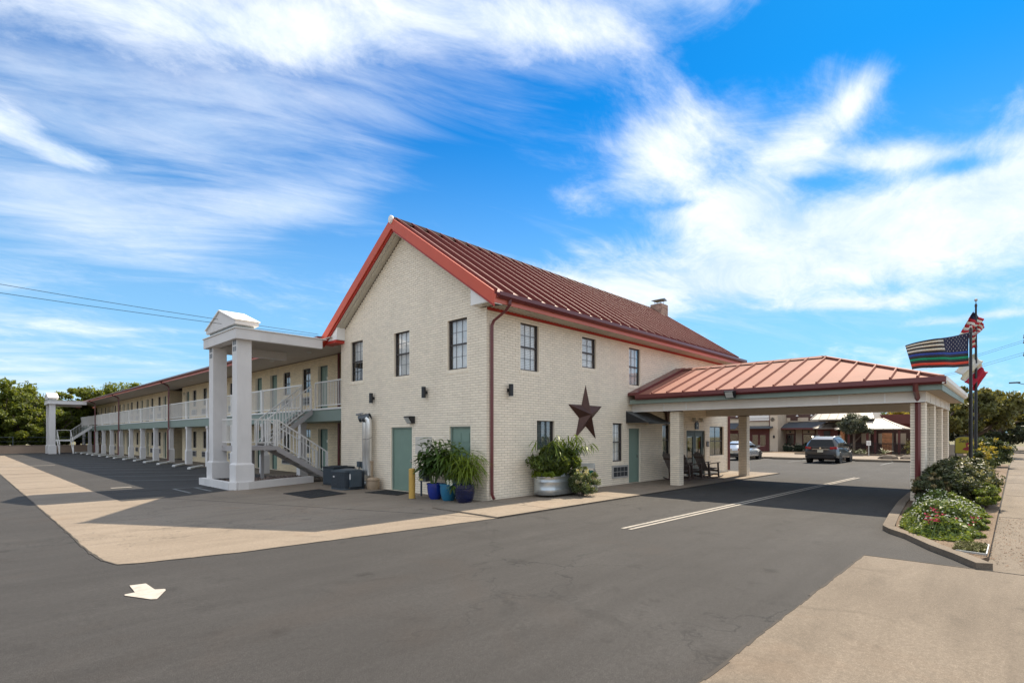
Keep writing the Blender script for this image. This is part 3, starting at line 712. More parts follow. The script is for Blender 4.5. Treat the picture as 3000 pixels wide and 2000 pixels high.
ac = vent_ac(WG, 'x', WX, y0 - .52, y0 + .52, .36, .78); note(ac)
for i, y in enumerate(WS):
    for dz in (0, 2.95):
        if not (i == 0 and dz == 0): dcopy(ac, y - y0, dz)
        if i > 1 or dz: dcopy(wv if (i * 3 + (dz > 0)) % 2 == 0 else wv2, y - (y0 if (i * 3 + (dz > 0)) % 2 == 0 else WS[1]), dz)
# balcony slab, soffit, roof
b = MB(); b.box(.1, WX, 8.08, 74.5, 2.42, 2.88); b.build('balcony_slab', GREEN, WG)
b = MB(); b.box(.06, .3, 8.08, 74.5, 2.883, 2.95); b.box(.3, WX, 8.08, 74.5, 2.883, 2.93); b.build('slab_coping', WHITE, WG)
b = MB(); b.box(-.46, WX + .3, 8.1, 76, 5.53, 5.56); b.build('soffit', TAUPE, WG)
b = MB(); b.box(-.5, -.465, 8.75, 76.2, 5.42, 5.60); b.box(-.5, 6, 76.2, 76.24, 5.42, 5.60); b.build('eave_board', PINKRED, WG)
b = MB(); b.prism([(-.505, 5.53), (-.6, 5.53), (-.62, 5.57), (-.62, 5.64), (-.505, 5.64)], 'y', 8.75, 76.2); b.build('gutter', MAROON, WG)
ZR = 5.66 + .17 * 5.4
b = MB()
ys = [9.2 + i * 1.02 for i in range(66)]
for i in range(14):
    xa = -.56 + i * .39; za = 5.655 + (xa + .56) * .17
    b.hexa([(xa, 8.9, za - .03), (xa + .4, 8.9, za + .038), (xa + .4, 74.5 - i * .2, za + .038), (xa, 76.2 - i * .2, za - .03), (xa, 8.9, za + .012), (xa + .4, 8.9, za + .07), (xa + .4, 74.5 - i * .2, za + .07), (xa, 76.2 - i * .2, za + .012)])
b.hexa([(4.9, 8.9, 5.6), (10, 8.9, 5.6), (10, 73, 5.6), (4.9, 73, 5.6), (4.9, 8.9, ZR - .02), (10, 8.9, 5.7), (10, 73, 5.7), (4.9, 73, ZR - .02)])
b.build('roof', SHING, WG)
for y in (9.6, 12.0, 16.0, 21, 29, 37.5, 46):
    b = MB(); b.lathe([(.0, -.03), (.1, -.03), (.12, 0), (.0, 0)], .6, y, 14, z0=5.529); b.build('ceiling_light', LENS, WG)
# columns
cyl = [11.9 + 4.08 * i for i in range(16)]
b = MB(); y = cyl[0]
b.box(.11, .37, y - .13, y + .13, .9, 2.28); b.box(.065, .415, y - .175, y + .175, 0, .88); b.hexa([(.065, y - .175, .88), (.415, y - .175, .88), (.415, y + .175, .88), (.065, y + .175, .88), (.11, y - .13, .98), (.37, y - .13, .98), (.37, y + .13, .98), (.11, y + .13, .98)]); b.box(.08, .40, y - .16, y + .16, 2.28, 2.418)
c0 = b.build('column', STUCCO, WG)
for yy in cyl[1:]:
    c = c0.copy(); C.objects.link(c); c.location.y += yy - y
# railings
for i in range(-1, 15):
    ya = cyl[i] + .07 if i >= 0 else 8.12; yb = cyl[i + 1] - .07
    if i == -1: yb = 10.45
    if i == 0: ya, yb = 11.66, cyl[1] - .07
    b = MB(); b.box(.1, .15, ya, yb, 3.99, 4.04); b.box(.11, .14, ya, yb, 3.04, 3.075)
    for yp in (ya, yb): b.box(.105, .145, yp - .02, yp + .02, 2.955, 3.99)
    r_ = b.build('railing', WHITE, WG)
    n = int((yb - ya) / .125)
    if i < 3:
        me = None
        for k in range(1, n):
            yk = ya + (yb - ya) * k / n
            if me is None: q = MB(); q.box(.116, .134, -.009, .009, 3.075, 3.99); me = bpy.data.meshes.new('baluster'); me.from_pydata(q.v, [], q.f); me.materials.append(WHITE)
            piece('baluster', me, r_, (0, yk, 0))
    else:
        q = MB()
        for k in range(1, n):
            yk = ya + (yb - ya) * k / n; q.box(.116, .134, yk - .009, yk + .009, 3.075, 3.99)
        q.build('balusters', WHITE, r_, 'stuff')
b = MB(); b.box(.07, .17, cyl[1] - .06, cyl[1] + .06, 2.955, 4.06); p0 = b.build('rail_post', WHITE, WG)
for yy in cyl[2:]:
    c = p0.copy(); C.objects.link(c); c.location.y += yy - cyl[1]
for y in (31.9, 48.2, 60.0):
    downspout(WG, [(-.55, y - .4, 5.55), (-.5, y - .38, 5.44), (-.1, y - .1, 5.3), (.0, y, 5.2), (.0, y, 2.6), (.02, y, 2.35), (-.04, y, 2.2), (-.04, y, .1)], .06)
downspout(WG, [(WX - .07, 11.2, 5.5), (WX - .07, 11.2, 3.0)], .06); downspout(WG, [(WX - .07, 11.2, 2.4), (WX - .07, 11.2, .1)], .06)
b = MB(); b.box(WX - .04, WX - .012, 38.85, 38.93, 4.9, 5.1); b.box(WX - .04, WX - .012, 34.5, 34.6, 4.9, 5.1); b.build('wall_lantern', BLACK, WG)

# ------------------------------------------------------------------ porticos with their stairs
def portico(Y, label, near):
    """white stucco portico whose two columns stand at x=-3.6 and whose flat roof runs to the eave of the wing"""
    t = thing('stair_portico', (-3.4, Y + 1.4, 0), label, 'portico')
    for ya in (Y, Y + 2.42):
        b = MB(); z0 = .25 if near else 0
        b.box(-3.6, -3.13, ya, ya + .46, .86, 5.1); b.box(-3.66, -3.06, ya - .06, ya + .54, z0, .84); b.hexa([(-3.66, ya - .06, .84), (-3.06, ya - .06, .84), (-3.06, ya + .54, .84), (-3.66, ya + .54, .84), (-3.6, ya, .90), (-3.13, ya, .90), (-3.13, ya + .46, .90), (-3.6, ya + .46, .90)])
        c = b.build('column', STUCCO, t)
        k = MB()
        for dy in (.1, .26):
            for z in (4.72, 4.94): k.box(-3.606, -3.6, ya + dy, ya + dy + .12, z, z + .16)
        k.build('square_inset', mat('grey_inset', (.2, .21, .22), .6, .1), c)
    ya, yb = Y - .22, Y + 3.12
    b = MB(); b.box(-3.72, -3.4, ya, yb, 5.1, 5.44); b.box(-3.4, -.66, ya, ya + .22, 5.1, 5.44); b.box(-3.4, -.66, yb - .22, yb, 4.98, 5.44)
    b.build('beam', STUCCO, t)
    b = MB(); b.box(-3.4, -.66, ya + .22, yb - .22, 5.28, 5.32); b.build('ceiling', TAUPE, t)
    b = MB(); b.box(-3.76, -.5, ya - .04, yb + .04, 5.444, 5.475); b.build('roof', WHITE, t)
    m_ = (ya + yb) / 2
    b = MB(); b.box(-3.6, -3.0, ya + .35, yb - .35, 5.478, 5.62); b.build('pediment_base', mat('grey_base', (.3, .33, .33), .7, .1), t)
    b = MB(); b.prism([(ya + .18, 5.625), (yb - .18, 5.625), (yb - .18, 5.74), (m_, 6.26), (ya + .18, 5.74)], 'x', -3.68, -2.9); pd = b.build('pediment', STUCCO, t)
    b = MB(); b.prism([(ya + .18, 5.745), (m_, 6.265), (yb - .18, 5.745), (yb - .12, 5.765), (m_, 6.31), (ya + .12, 5.765)], 'x', -3.73, -2.86); b.build('pediment_roof', WHITE, pd)
    return t
portico(8.48, 'near white stucco portico with gable top over the metal stairs', True)
portico(60.6, 'small far white portico at the distant end of the motel wing', False)
# planter round the near portico
t = thing('stair_planter', (-2, 9.5, 0), 'low white stucco planter curb filled with brown gravel under the stairs', 'planter')
pl = [(-3.74, 11.7), (-3.74, 8.62), (-3.6, 8.40), (-3.3, 8.42), (-2.83, 8.62), (-1.64, 9.08), (-.5, 9.5)]
b = MB()
for p, q in zip(pl, pl[1:]):
    dd = (Vector(q) - Vector(p)).normalized(); e_ = .02
    b.bar((p[0] - dd.x * e_, p[1] - dd.y * e_, .125), (q[0] + dd.x * e_, q[1] + dd.y * e_, .125), .2, .25 + .001 * pl.index(p))
b.build('planter_curb', STUCCO, t)
b = MB(); b.quad(*[(x, y, .14) for x, y in [(-3.7, 11.6), (-3.7, 8.7), (-3.5, 8.5), (-2.8, 8.7), (-1.6, 9.15), (-.6, 9.55), (-.1, 9.9), (-.1, 11.6)]]); b.build('soil_bed', M_SOIL, t)
b = MB()
for i in range(1500):
    x = random.uniform(-3.6, -.4); y = random.uniform(8.6, 11.4)
    if y < 8.62 + (x + 3.4) * .37: continue
    r_ = random.uniform(.02, .055); z = .15 + random.uniform(0, .05); a = random.random() * 6.28
    pts = [(x + r_ * math.cos(a + k * 2.09), y + r_ * math.sin(a + k * 2.09), z - .02) for k in range(3)]; tp = (x, y, z + r_ * .7)
    i0 = len(b.v); b.v += pts + [tp]; b.f += [(i0, i0 + 1, i0 + 3), (i0 + 1, i0 + 2, i0 + 3), (i0 + 2, i0, i0 + 3)]
b.build('gravel', GRAVEL, t, 'stuff')

def balusters(p0, p1, n, parent, h=.9, zoff=.05, single=True):
    p0, p1 = Vector(p0), Vector(p1); me = None
    for k in range(n):
        p = p0.lerp(p1, (k + .5) / n)
        if me is None: q = MB(); q.box(-.01, .01, -.01, .01, zoff, h); me = bpy.data.meshes.new('baluster'); me.from_pydata(q.v, [], q.f); me.materials.append(WHITE)
        piece('baluster', me, parent, tuple(p))
def stair_rail(t, p0, p1, n, post=True):
    """sloping rail over the line p0-p1"""
    b = MB(); p0, p1 = Vector(p0), Vector(p1); up = Vector((0, 0, 1))
    b.bar(p0 + up * .98, p1 + up * .98, .045); b.bar(p0 + up * .14, p1 + up * .14, .03)
    for p in (p0, p1): b.bar(p, p + up * 1.0, .05)
    r_ = b.build('handrail', WHITE, t); balusters(p0, p1, n, r_, .96, .14); return r_
STP = mat('grey_stair_metal', (.42, .39, .38), .55, .08)
t = thing('metal_staircase', (-1.5, 10.3, 0), 'near white metal switchback staircase between portico and balcony', 'staircase')
YL0, YL1, YU0, YU1 = 9.55, 10.42, 10.58, 11.5
LZ = 1.40; XL = -1.82
b = MB()
for y in (YL0, YL1): b.hexa([(XL, y, LZ - .16), (XL, y + .04, LZ - .16), (.3, y + .04, .0), (.3, y, .0), (XL, y, LZ + .06), (XL, y + .04, LZ + .06), (.3, y + .04, .22), (.3, y, .22)])
for y in (YU0, YU1): b.hexa([(XL, y, LZ - .16), (XL, y + .04, LZ - .16), (.08, y + .04, 2.72), (.08, y, 2.72), (XL, y, LZ + .06), (XL, y + .04, LZ + .06), (.08, y + .04, 2.95), (.08, y, 2.95)])
b.build('stringer', STP, t)
for k in range(7):
    x = .3 + (XL - .3) * (k + .6) / 7.6; z = .08 + LZ * (k + .55) / 7.6
    b = MB(); b.box(x - .15, x + .13, YL0 + .045, YL1 - .005, z, z + .045); b.build('tread', mat('concrete_tread', (.36, .33, .29), .85, .15), t)
    x = XL + (.08 - XL) * (k + .6) / 7.6; z = LZ + 1.5 * (k + .55) / 7.6
    b = MB(); b.box(x - .13, x + .15, YU0 + .045, YU1 - .005, z, z + .045); b.build('tread', MATS['concrete_tread'], t)
b = MB(); b.box(-3.28, XL, YL0, YU1 + .04, LZ - .1, LZ + .05); b.box(-3.3, -3.284, YL0, YU1 + .04, LZ - .13, LZ + .07); b.build('landing', STP, t)
for x, y in ((-2.0, 10.48), (-3.2, 11.4), (-2.0, 11.4), (-2.9, 9.62)):
    b = MB(); b.box(x - .05, x + .05, y - .05, y + .05, .1, LZ - .1); b.build('landing_post', STP, t)
stair_rail(t, (XL + .03, YL0 + .02, LZ + .05), (.2, YL0 + .02, .2), 15); stair_rail(t, (XL + .03, YL1 + .02, LZ + .05), (.2, YL1 + .02, .2), 15)
stair_rail(t, (XL, YU0 + .02, LZ + .05), (.02, YU0 + .02, 2.92), 15); stair_rail(t, (XL, YU1 + .02, LZ + .05), (.02, YU1 + .02, 2.92), 15)
stair_rail(t, (-2.95, YL0 + .02, LZ + .05), (XL - .06, YL0 + .02, LZ + .05), 8); stair_rail(t, (-3.27, YL0 + .1, LZ + .05), (-3.27, YU1, LZ + .05), 14)
t = thing('metal_staircase', (-1.5, 62, 0), 'small far white metal staircase beside the distant portico', 'staircase')
b = MB(); y = 62.3
for yy in (62.2, 63.1): b.hexa([(-1.7, yy, LZ - .16), (-1.7, yy + .05, LZ - .16), (.08, yy + .05, 2.7), (.08, yy, 2.7), (-1.7, yy, LZ + .08), (-1.7, yy + .05, LZ + .08), (.08, yy + .05, 2.95), (.08, yy, 2.95)])
b.build('stringer', WHITE, t)
b = MB(); b.box(-2.9, -1.7, 62.2, 63.2, LZ - .12, LZ + .06); b.build('landing', WHITE, t)
for x in (-2.85, -1.75):
    b = MB(); b.bar((x, 62.2, LZ), (x, 60.2, 0), .08, .2); b.bar((x, 62.2, LZ + 1), (x, 60.2, 1.0), .06); b.bar((x, 60.2, 0), (x, 60.2, 1), .06); b.bar((x, 62.2, LZ), (x, 62.2, LZ + 1), .06); b.build('handrail', WHITE, t)
b = MB(); b.bar((-1.7, 62.2, LZ + 1.05), (.08, 62.2, 3.95), .06); b.bar((-2.9, 62.2, LZ + 1.05), (-1.7, 62.2, LZ + 1.05), .06)
for k in range(14):
    f = (k + .5) / 14; b.bar((-1.7 + 1.78 * f, 62.2, LZ + .1 + 1.45 * f), (-1.7 + 1.78 * f, 62.2, LZ + 1.0 + 1.45 * f), .02)
b.build('handrail', WHITE, t)
for k in range(7):
    x = -1.7 + 1.78 * (k + .5) / 7; b = MB(); b.box(x - .13, x + .13, 62.25, 63.1, LZ + 1.5 * (k + .5) / 7.5, LZ + 1.5 * (k + .5) / 7.5 + .05); b.build('tread', WHITE, t)
# wheel stops
wy = [21.9 - 2 * 3.4] + [21.9 + 3.32 * i for i in range(-1, 13)]
ordn = ['first', 'second', 'third', 'fourth', 'fifth', 'sixth', 'seventh', 'eighth', 'ninth', 'tenth', 'eleventh', 'twelfth', 'thirteenth', 'fourteenth', 'fifteenth']
wb = MB(); prof = [(-.09, 0), (.09, 0), (.09, .07), (.055, .115), (-.055, .115), (-.09, .07)]
wb.prism(prof, 'y', -1.2, 1.2); ws0 = wb.build('wheel_stop', mat('white_concrete', (.78, .77, .74), .8, .15, 4, .4, 50), bevel=.012)
for i, y in enumerate(sorted(wy)):
    o = ws0 if i == 0 else ws0.copy()
    if i: C.objects.link(o)
    o.location = (-.75, y + 1.3, 0.003); o.rotation_euler = (0, 0, R(-27 - 2 * (i % 3)))
    tag(o, 'white concrete wheel stop, %s in the row counted from the near portico' % ordn[i], 'wheel stop', 'wheel stops along the motel wing')
# ------------------------------------------------------------------ drive-through canopy
CP = thing('drive_through_canopy', (7.9, -1.7, 0), 'drive through canopy with a pale red metal roof on cream brick columns', 'canopy')
GX0, GX1, GYE = 7.3, 15.1, -9.25
GZ = 3.34; GR = 11.2; GS = (4.62 - GZ) / (GR - GX0)
def crz(x): return GZ + GS * (min(x, 2 * GR - x) - GX0)
HY_ = GYE + (GR - GX0) * .92
b = MB(); zr = crz(GR)
b.quad((GX0, -.4, GZ), (GX0, GYE, GZ), (GR, HY_, zr), (GR, -.02, zr), (GX0, -.02, GZ)); b.quad((GX1, GYE, GZ), (GX1, -.02, GZ), (GR, -.02, zr), (GR, HY_, zr)); b.quad((GX0, GYE, GZ), (GX1, GYE, GZ), (GR, HY_, zr))
b.quad((GX0, -.02, GZ - .02), (GX1, -.02, GZ - .02), (GX1, GYE, GZ - .02), (GX0, GYE, GZ - .02))
CRF = b.build('roof', CANM, CP)
# standing-seam panels: full panels up to the hip, then shortened ones
def can_panel(y, wdt, side):
    """panel whose near edge is at y (towards -Y), on side -1 (faces the drive) or +1"""
    def top_x(yy): return GR if yy >= HY_ else GX0 + (GR - GX0) * max(0, (yy - GYE) / (HY_ - GYE))
    b = MB(); n = Vector((-GS, 0, 1)).normalized(); e = .004
    def pt(x, yy, h): q = Vector((x, yy, crz(x))) + n * h; return (2 * GR - q.x, q.y, q.z) if side > 0 else tuple(q)
    ya, yb = y, y + wdt
    b.v += [pt(GX0, ya, e), pt(GX0, yb, e), pt(top_x(yb), yb, e), pt(top_x(ya), ya, e)]; b.f.append((0, 1, 2, 3) if side > 0 else (3, 2, 1, 0))
    tx = top_x(ya + .03)
    rh = .075; k = len(b.v)
    for x in (GX0 + .02, max(GX0 + .04, tx)):
        b.v += [pt(x, ya, e), pt(x, ya + .014, rh), pt(x, ya + .05, rh), pt(x, ya + .064, e)]
    b.f += [(k, k + 1, k + 5, k + 4), (k + 1, k + 2, k + 6, k + 5), (k + 2, k + 3, k + 7, k + 6), (k, k + 1, k + 2, k + 3), (k + 4, k + 5, k + 6, k + 7)]
    b.build('roof_panel', CANM, CRF)
yl = [-1.05 - .595 * i for i in range(14)]
for y in yl:
    if y > GYE: can_panel(y, .59, -1); can_panel(y, .59, 1)
b = MB()
b.hexa([(GX0 + .02, -.42, GZ + .004), (GX0 + .02, -.02, GZ + .004), (GR, -.02, zr + .004), (GR, -.46, zr + .004), (GX0 + .02, -.42, GZ + .1), (GX0 + .02, -.02, GZ + .1), (GR, -.02, zr + .1), (GR, -.46, zr + .1)])
b.build('wall_flashing', MAROON, CRF)
b = MB(); b.prism([(GR - .2, zr - .02), (GR, zr + .075), (GR + .2, zr - .02), (GR, zr + .02)], 'y', HY_, -.02)
for xx in (GX0, GX1):
    b.bar((xx, GYE, GZ + .03), (GR, HY_, zr + .04), .16, .05)
b.build('ridge_cap', CANM, CRF)
b = MB(); b.prism([(GX0 + .02, 3.16), (GX0 - .06, 3.16), (GX0 - .12, 3.22), (GX0 - .12, 3.35), (GX0 - .1, 3.35), (GX0 - .1, 3.24), (GX0 - .02, 3.24), (GX0 + .02, 3.3)], 'y', GYE - .1, -.4); b.build('gutter', MAROON, CP)
b = MB(); b.prism([(GYE - .02, 3.16), (GYE - .02, 3.35), (GYE - .12, 3.35), (GYE - .12, 3.24), (GYE - .07, 3.18)], 'x', GX0 - .1, GX1 + .1); b.build('end_gutter', WHITE, CP)
b = MB(); b.box(GX0 + .03, GX0 + .06, GYE, -.1, 3.02, 3.17); b.box(GX0 + .06, GX1, GYE - .015, GYE + .015, 3.0, 3.155); b.box(GX1 - .03, GX1, GYE + .02, -.1, 3.02, 3.17); b.build('fascia', GREEN, CP)
b = MB(); b.box(GX0 + .065, GX1 - .04, GYE + .02, -.02, 3.02, 3.06); b.build('soffit', TAUPE, CP)
BXN, BXF, BYE = 7.62, 14.62, -8.9
b = MB(); b.box(BXN, BXN + .3, BYE, -.02, 2.74, 3.018)
nb = b.build('beam', mat('cream_beam', (.76, .70, .62), .6, .05), CP)
b = MB()
for y in (-1.35, -2.2, -6.9, -8.0): b.box(BXN - .015, BXN - .002, y - .02, y + .02, 2.745, 3.015)
b.box(BXN - .03, BXN - .002, BYE, -.1, 2.73, 2.755); b.build('beam_batten', WHITE, nb)
b = MB(); b.box(BXF - .3, BXF, BYE, -.02, 2.74, 3.018); b.build('beam', MATS['cream_beam'], CP)
b = MB(); b.box(BXN + .302, BXF - .302, BYE, BYE + .25, 2.74, 3.016); eb = b.build('end_beam', MATS['cream_beam'], CP)
b = MB()
for x in (8.6, 10, 11.4, 12.8, 14.0): b.box(x - .02, x + .02, BYE - .012, BYE - .002, 2.75, 3.01)
b.build('beam_batten', WHITE, eb)
def brick_column(x0, x1, y0, y1, z0, z1, single, parent):
    b = MB(); b.box(x0 + .011, x1 - .011, y0 + .011, y1 - .011, z0, z1); c = b.build('column', MORTAR, parent)
    st = MB(); lst = []
    n = int((z1 - z0) / CR)
    for r in range(n):
        za = z0 + r * CR + .004; zb = za + BH
        k = .13 if r % 2 else -.0
        for pl in ('x0', 'x1', 'y0', 'y1'):
            if pl[0] == 'y':
                sp = (x0 + (.0 if r % 2 else .0), x1); cut = x0 + (x1 - x0) * (.36 if r % 2 else .68)
            else: sp = (y0 + .012, y1 - .012); cut = y0 + (y1 - y0) * (.66 if r % 2 else .34)
            for a, c_ in ((sp[0], cut - .004), (cut + .004, sp[1])):
                j = random.uniform(0, .003)
                if pl == 'x0': q = (x0 - j, x0 + .012, a, c_)
                elif pl == 'x1': q = (x1 - .012, x1 + j, a, c_)
                elif pl == 'y0': q = (a, c_, y0 - j, y0 + .012)
                else: q = (a, c_, y1 - .012, y1 + j)
                if single and pl in ('x0', 'y0'): k_ = MB(); k_.box(*q, za, zb); k_.build('brick', BRICK, c)
                else: st.box(*q, za, zb)
    st.build('brickwork', BRICK, c, 'stuff'); return c
brick_column(7.8, 8.14, -1.85, -1.5, .035, 2.74, True, CP)
brick_column(14.3, 14.66, -1.88, -1.52, .035, 2.74, False, CP)
for i, x in enumerate((7.78, 9.95, 12.1, 14.25)): brick_column(x, x + .4, -8.87, -8.55, .06, 2.74, i == 0, CP)
downspout(CP, [(7.21, -8.72, 3.2), (7.3, -8.72, 3.02), (7.6, -8.72, 2.86), (7.72, -8.72, 2.7), (7.72, -8.72, .3), (7.66, -8.72, .12)], .062)
# flood light on the canopy gutter
def flood(loc, label, pl):
    t = thing('flood_light', loc, label, 'light', local=True)
    b = MB(); b.prism([(0, .0), (0, .2), (-.2, .2), (-.24, .17), (-.1, -.03), (0, -.03)], 'y', -.15, .15); b.v = [(x, y, z) for x, y, z in b.v]; b.build('housing', BLACK, t)
    b = MB(); b.quad((-.235, -.12, .155), (-.115, -.12, -.018), (-.115, .12, -.018), (-.235, .12, .155)); b.v = [(x - .008, y, z - .006) for x, y, z in b.v]; b.quad(*[(x + .004, y, z + .004) for x, y, z in b.v[::-1]]); b.build('lens', LENS, t)
    return t
flood((7.16, -3.95, 3.08), 'black flood light clamped to the gutter of the drive through canopy', 'x')
o = flood((-.012, 3.48, 2.26), 'black wall pack light above the plain green service door', 'x')
# ------------------------------------------------------------------ things on and beside the lobby building
def sconce(loc, rz, label):
    t = thing('wall_sconce', loc, label, 'wall light', 'black up and down wall lights', rz=rz, local=True)
    b = MB(); b.tube([(-.13, 0, -.17), (-.13, 0, .17)], .068, 14); b.build('lamp_body', BLACK, t, smooth=True)
    b = MB(); b.tube([(-.13, 0, .172), (-.13, 0, .177)], .07, 14); b.tube([(-.13, 0, -.177), (-.13, 0, -.172)], .07, 14); b.build('lens_ring', LENS, t)
    b = MB(); b.box(-.07, -.014, -.05, .05, -.05, .05); b.build('bracket', BLACK, t); return t
sconce((0, 5.75, 3.15), 0, 'black cylinder wall light left of the service door, below the left gable window')
sconce((0, 2.72, 3.18), 0, 'black cylinder wall light between the two green gable doors')
sconce((.83, 0, 3.14), R(90), 'black cylinder wall light right of the corner downspout')
# five pointed star
t = thing('metal_star', (4.62, -.02, 2.55), 'large rusty brown five pointed metal star hung on the cream brick wall', 'wall star', local=True)
for k in range(5):
    a = R(90 + 72 * k); ro, ri = 1.02, .395
    tip = (ro * math.cos(a), 0, ro * math.sin(a)); l = (ri * math.cos(a + R(36)), 0, ri * math.sin(a + R(36))); r_ = (ri * math.cos(a - R(36)), 0, ri * math.sin(a - R(36))); ap = (0, -.24, 0)
    b = MB(); b.quad(tip, l, ap); b.quad(r_, tip, ap); b.quad(tip, r_, (0, 0, 0), l); b.build('star_point', RUST, t)
# longhorn skull ornament, birdhouse-shaped sign, plaques
t = thing('longhorn_ornament', (10.35, -.03, 2.72), 'rusty longhorn head ornament on the wall under the canopy', 'ornament', local=True)
b = MB(); b.prism([(-.13, .12), (.13, .12), (.09, -.1), (.05, -.42), (-.05, -.42), (-.09, -.1)], 'y', -.08, 0); b.build('head', RUST, t)
b = MB()
for s_ in (1, -1): b.tube([(s_ * .1, -.04, .1), (s_ * .3, -.05, .12), (s_ * .46, -.06, .17), (s_ * .55, -.06, .27)], [.05, .045, .03, .012], 8)
b.build('horns', RUST, t, smooth=True)
t = thing('house_shaped_sign', (13.25, -.02, 2.28), 'small black house shaped sign above the glass entrance doors', 'sign', local=True)
b = MB(); b.prism([(-.17, -.15), (.17, -.15), (.17, .08), (.21, .08), (0, .26), (-.21, .08), (-.17, .08)], 'y', -.04, -.005); b.build('board', BLACK, t)
b = MB(); b.tube([(0, -.045, .02), (0, -.04, .02)], .05, 10); b.build('medallion', GREYP, t)
for x, wd in ((12.85, 0), (13.6, 1)):
    t = thing('bell_lamp', (x, -.02, 2.56), 'small cream wall bell on the %s above the entrance' % ('right' if wd else 'left'), 'lamp', local=True)
    b = MB(); b.lathe([(.02, .1), (.06, .07), (.07, -.04), (.1, -.09), (.0, -.09)], 0, -.1, 12); b.build('shade', CREAM, t, smooth=True)
    b = MB(); b.bar((0, 0, .06), (0, -.1, .06), .03); b.build('bracket', BRONZE, t)
t = thing('wall_plaque', (14.45, -.02, 1.45), 'small dark plaque between the entrance doors and the window', 'plaque', local=True)
b = MB(); b.box(-.12, .12, -.03, -.01, -.13, .13); b.build('board', BRONZE, t)
b = MB()
for z in (-.06, 0, .06): b.box(-.08, .08, -.034, -.0305, z - .012, z + .012)
b.build('lettering', GREYP, t)
# security camera, ducts
t = thing('security_camera', (-.01, 6.5, 2.62), 'small grey security camera on the gable wall beside the duct tops', 'camera', local=True)
b = MB(); b.box(-.06, -.005, -.05, .05, -.05, .05); b.build('base', GREYP, t)
b = MB(); b.tube([(-.06, 0, 0), (-.12, .08, -.02), (-.16, .17, -.03)], .035, 10); b.build('camera_body', mat('grey_metal', (.2, .21, .22), .5, .1), t, smooth=True)
for i, (y, x) in enumerate(((6.0, -.2), (5.72, -.24))):
    t = thing('vent_duct', (x, y, 0), 'shiny metal exhaust duct on the gable wall, %s' % ('left one, nearer the condensers' if i == 0 else 'right one, nearer the service door'), 'duct', 'exhaust ducts')
    b = MB(); b.tube([(x, y, .45), (x, y, 1.3), (x, y, 1.31), (x, y, 2.28), (x - .01, y + .01, 2.38), (x - .05, y + .06, 2.46)], [.105, .105, .11, .11, .11, .105], 18); b.build('pipe', DUCT, t, smooth=True)
    b = MB(); b.tube([(x + .05, y - .02, 2.50), (x - .04, y + .1, 2.46), (x - .12, y + .2, 2.42)], .125, 18, caps=False); b.tube([(x - .113, y + .193, 2.423), (x - .1, y + .18, 2.43)], .118, 18); b.build('hood', mat('dark_duct', (.1, .11, .12), .4, .2, metal=.6), t, smooth=True)
    b = MB(); b.tube([(x + .11 * math.cos(a), y + .11 * math.sin(a), 1.75 + .05 * math.cos(a)) for a in [k * .524 for k in range(13)]], .007, 5); b.build('strap', BRONZE, t)
t = thing('drain_barrel', (-.33, 5.28, 0), 'round tan plastic drum with a domed lid at the duct feet', 'barrel')
b = MB(); b.lathe([(.2, 0), (.21, .02), (.215, .2), (.205, .3), (.225, .31), (.225, .35), (.16, .40), (.0, .42)], -.33, 5.28, 20); b.build('drum', TANP, t, smooth=True)
b = MB(); b.lathe([(.04, .42), (.045, .6), (.05, .9), (.06, .92), (.06, .97)], -.33, 5.38, 10); b.build('standpipe', TANP, t)
t = thing('duct_elbow', (-.5, 5.95, 0), 'loose shiny duct elbow lying by the tan drum', 'duct'); b = MB(); b.tube([(-.3, 5.85, .15), (-.42, 5.88, .16), (-.52, 5.95, .15), (-.58, 6.08, .14)], .12, 14); b.build('elbow', GALV, t, smooth=True)
def rock(name, loc, r_, m, label):
    me = bpy.data.meshes.new(name); bm = bmesh.new(); bmesh.ops.create_icosphere(bm, subdivisions=2, radius=r_)
    for v in bm.verts: v.co *= 1 + random.uniform(-.15, .15); v.co.z *= .75
    bm.to_mesh(me); bm.free(); me.materials.append(m); o = bpy.data.objects.new(name, me); C.objects.link(o); o.location = loc; tag(o, label, 'rock'); return o
rock('rock', (-1.0, 5.75, .07), .1, M_WALK, 'pale rough rock beside the round condenser')
t = thing('meter_box', (-.01, 6.5, .8), 'grey electrical disconnect boxes with cables on the gable wall', 'electrical box')
b = MB(); b.box(-.1, -.013, 6.58, 6.76, .70, .9); b.box(-.09, -.013, 6.3, 6.48, .66, .9); b.build('box', CONDT, t)
b = MB(); b.tube([(-.06, 6.67, .7), (-.07, 6.68, .45), (-.12, 6.75, .2), (-.2, 6.85, .1)], .016, 6); b.tube([(-.06, 6.4, .66), (-.06, 6.42, .4), (-.1, 6.5, .1), (-.3, 6.6, .08)], .016, 6); b.build('cable', BLACK, t)
# condensers
t = thing('air_conditioner_condenser', (-.85, 6.1, 0), 'dark blue rounded air conditioner condenser in front, with a white label', 'condenser')
b = MB(); cx, cy, hw = -.82, 6.1, .44
pr = []
for sx_, sy_ in ((1, 1), (-1, 1), (-1, -1), (1, -1)):
    for k in range(5):
        a0 = {(1, 1): 0, (-1, 1): 90, (-1, -1): 180, (1, -1): 270}[(sx_, sy_)]; a = R(a0 + 22.5 * k); pr.append((cx + sx_ * (hw - .16) + .16 * math.cos(a), cy + sy_ * (hw - .16) + .16 * math.sin(a)))
b.prism(pr, 'z', .06, .60); cs = b.build('coil_cabinet', CONDM, t)
b = MB()
for z in [.09 + .045 * k for k in range(12)]:
    n = len(pr)
    for k in range(n):
        p, q = Vector(pr[k]), Vector(pr[(k + 1) % n]); m_ = Vector((cx, cy))
        b.bar((*(m_ + (p - m_) * 1.008), z), (*(m_ + (q - m_) * 1.008), z), .006, .006)
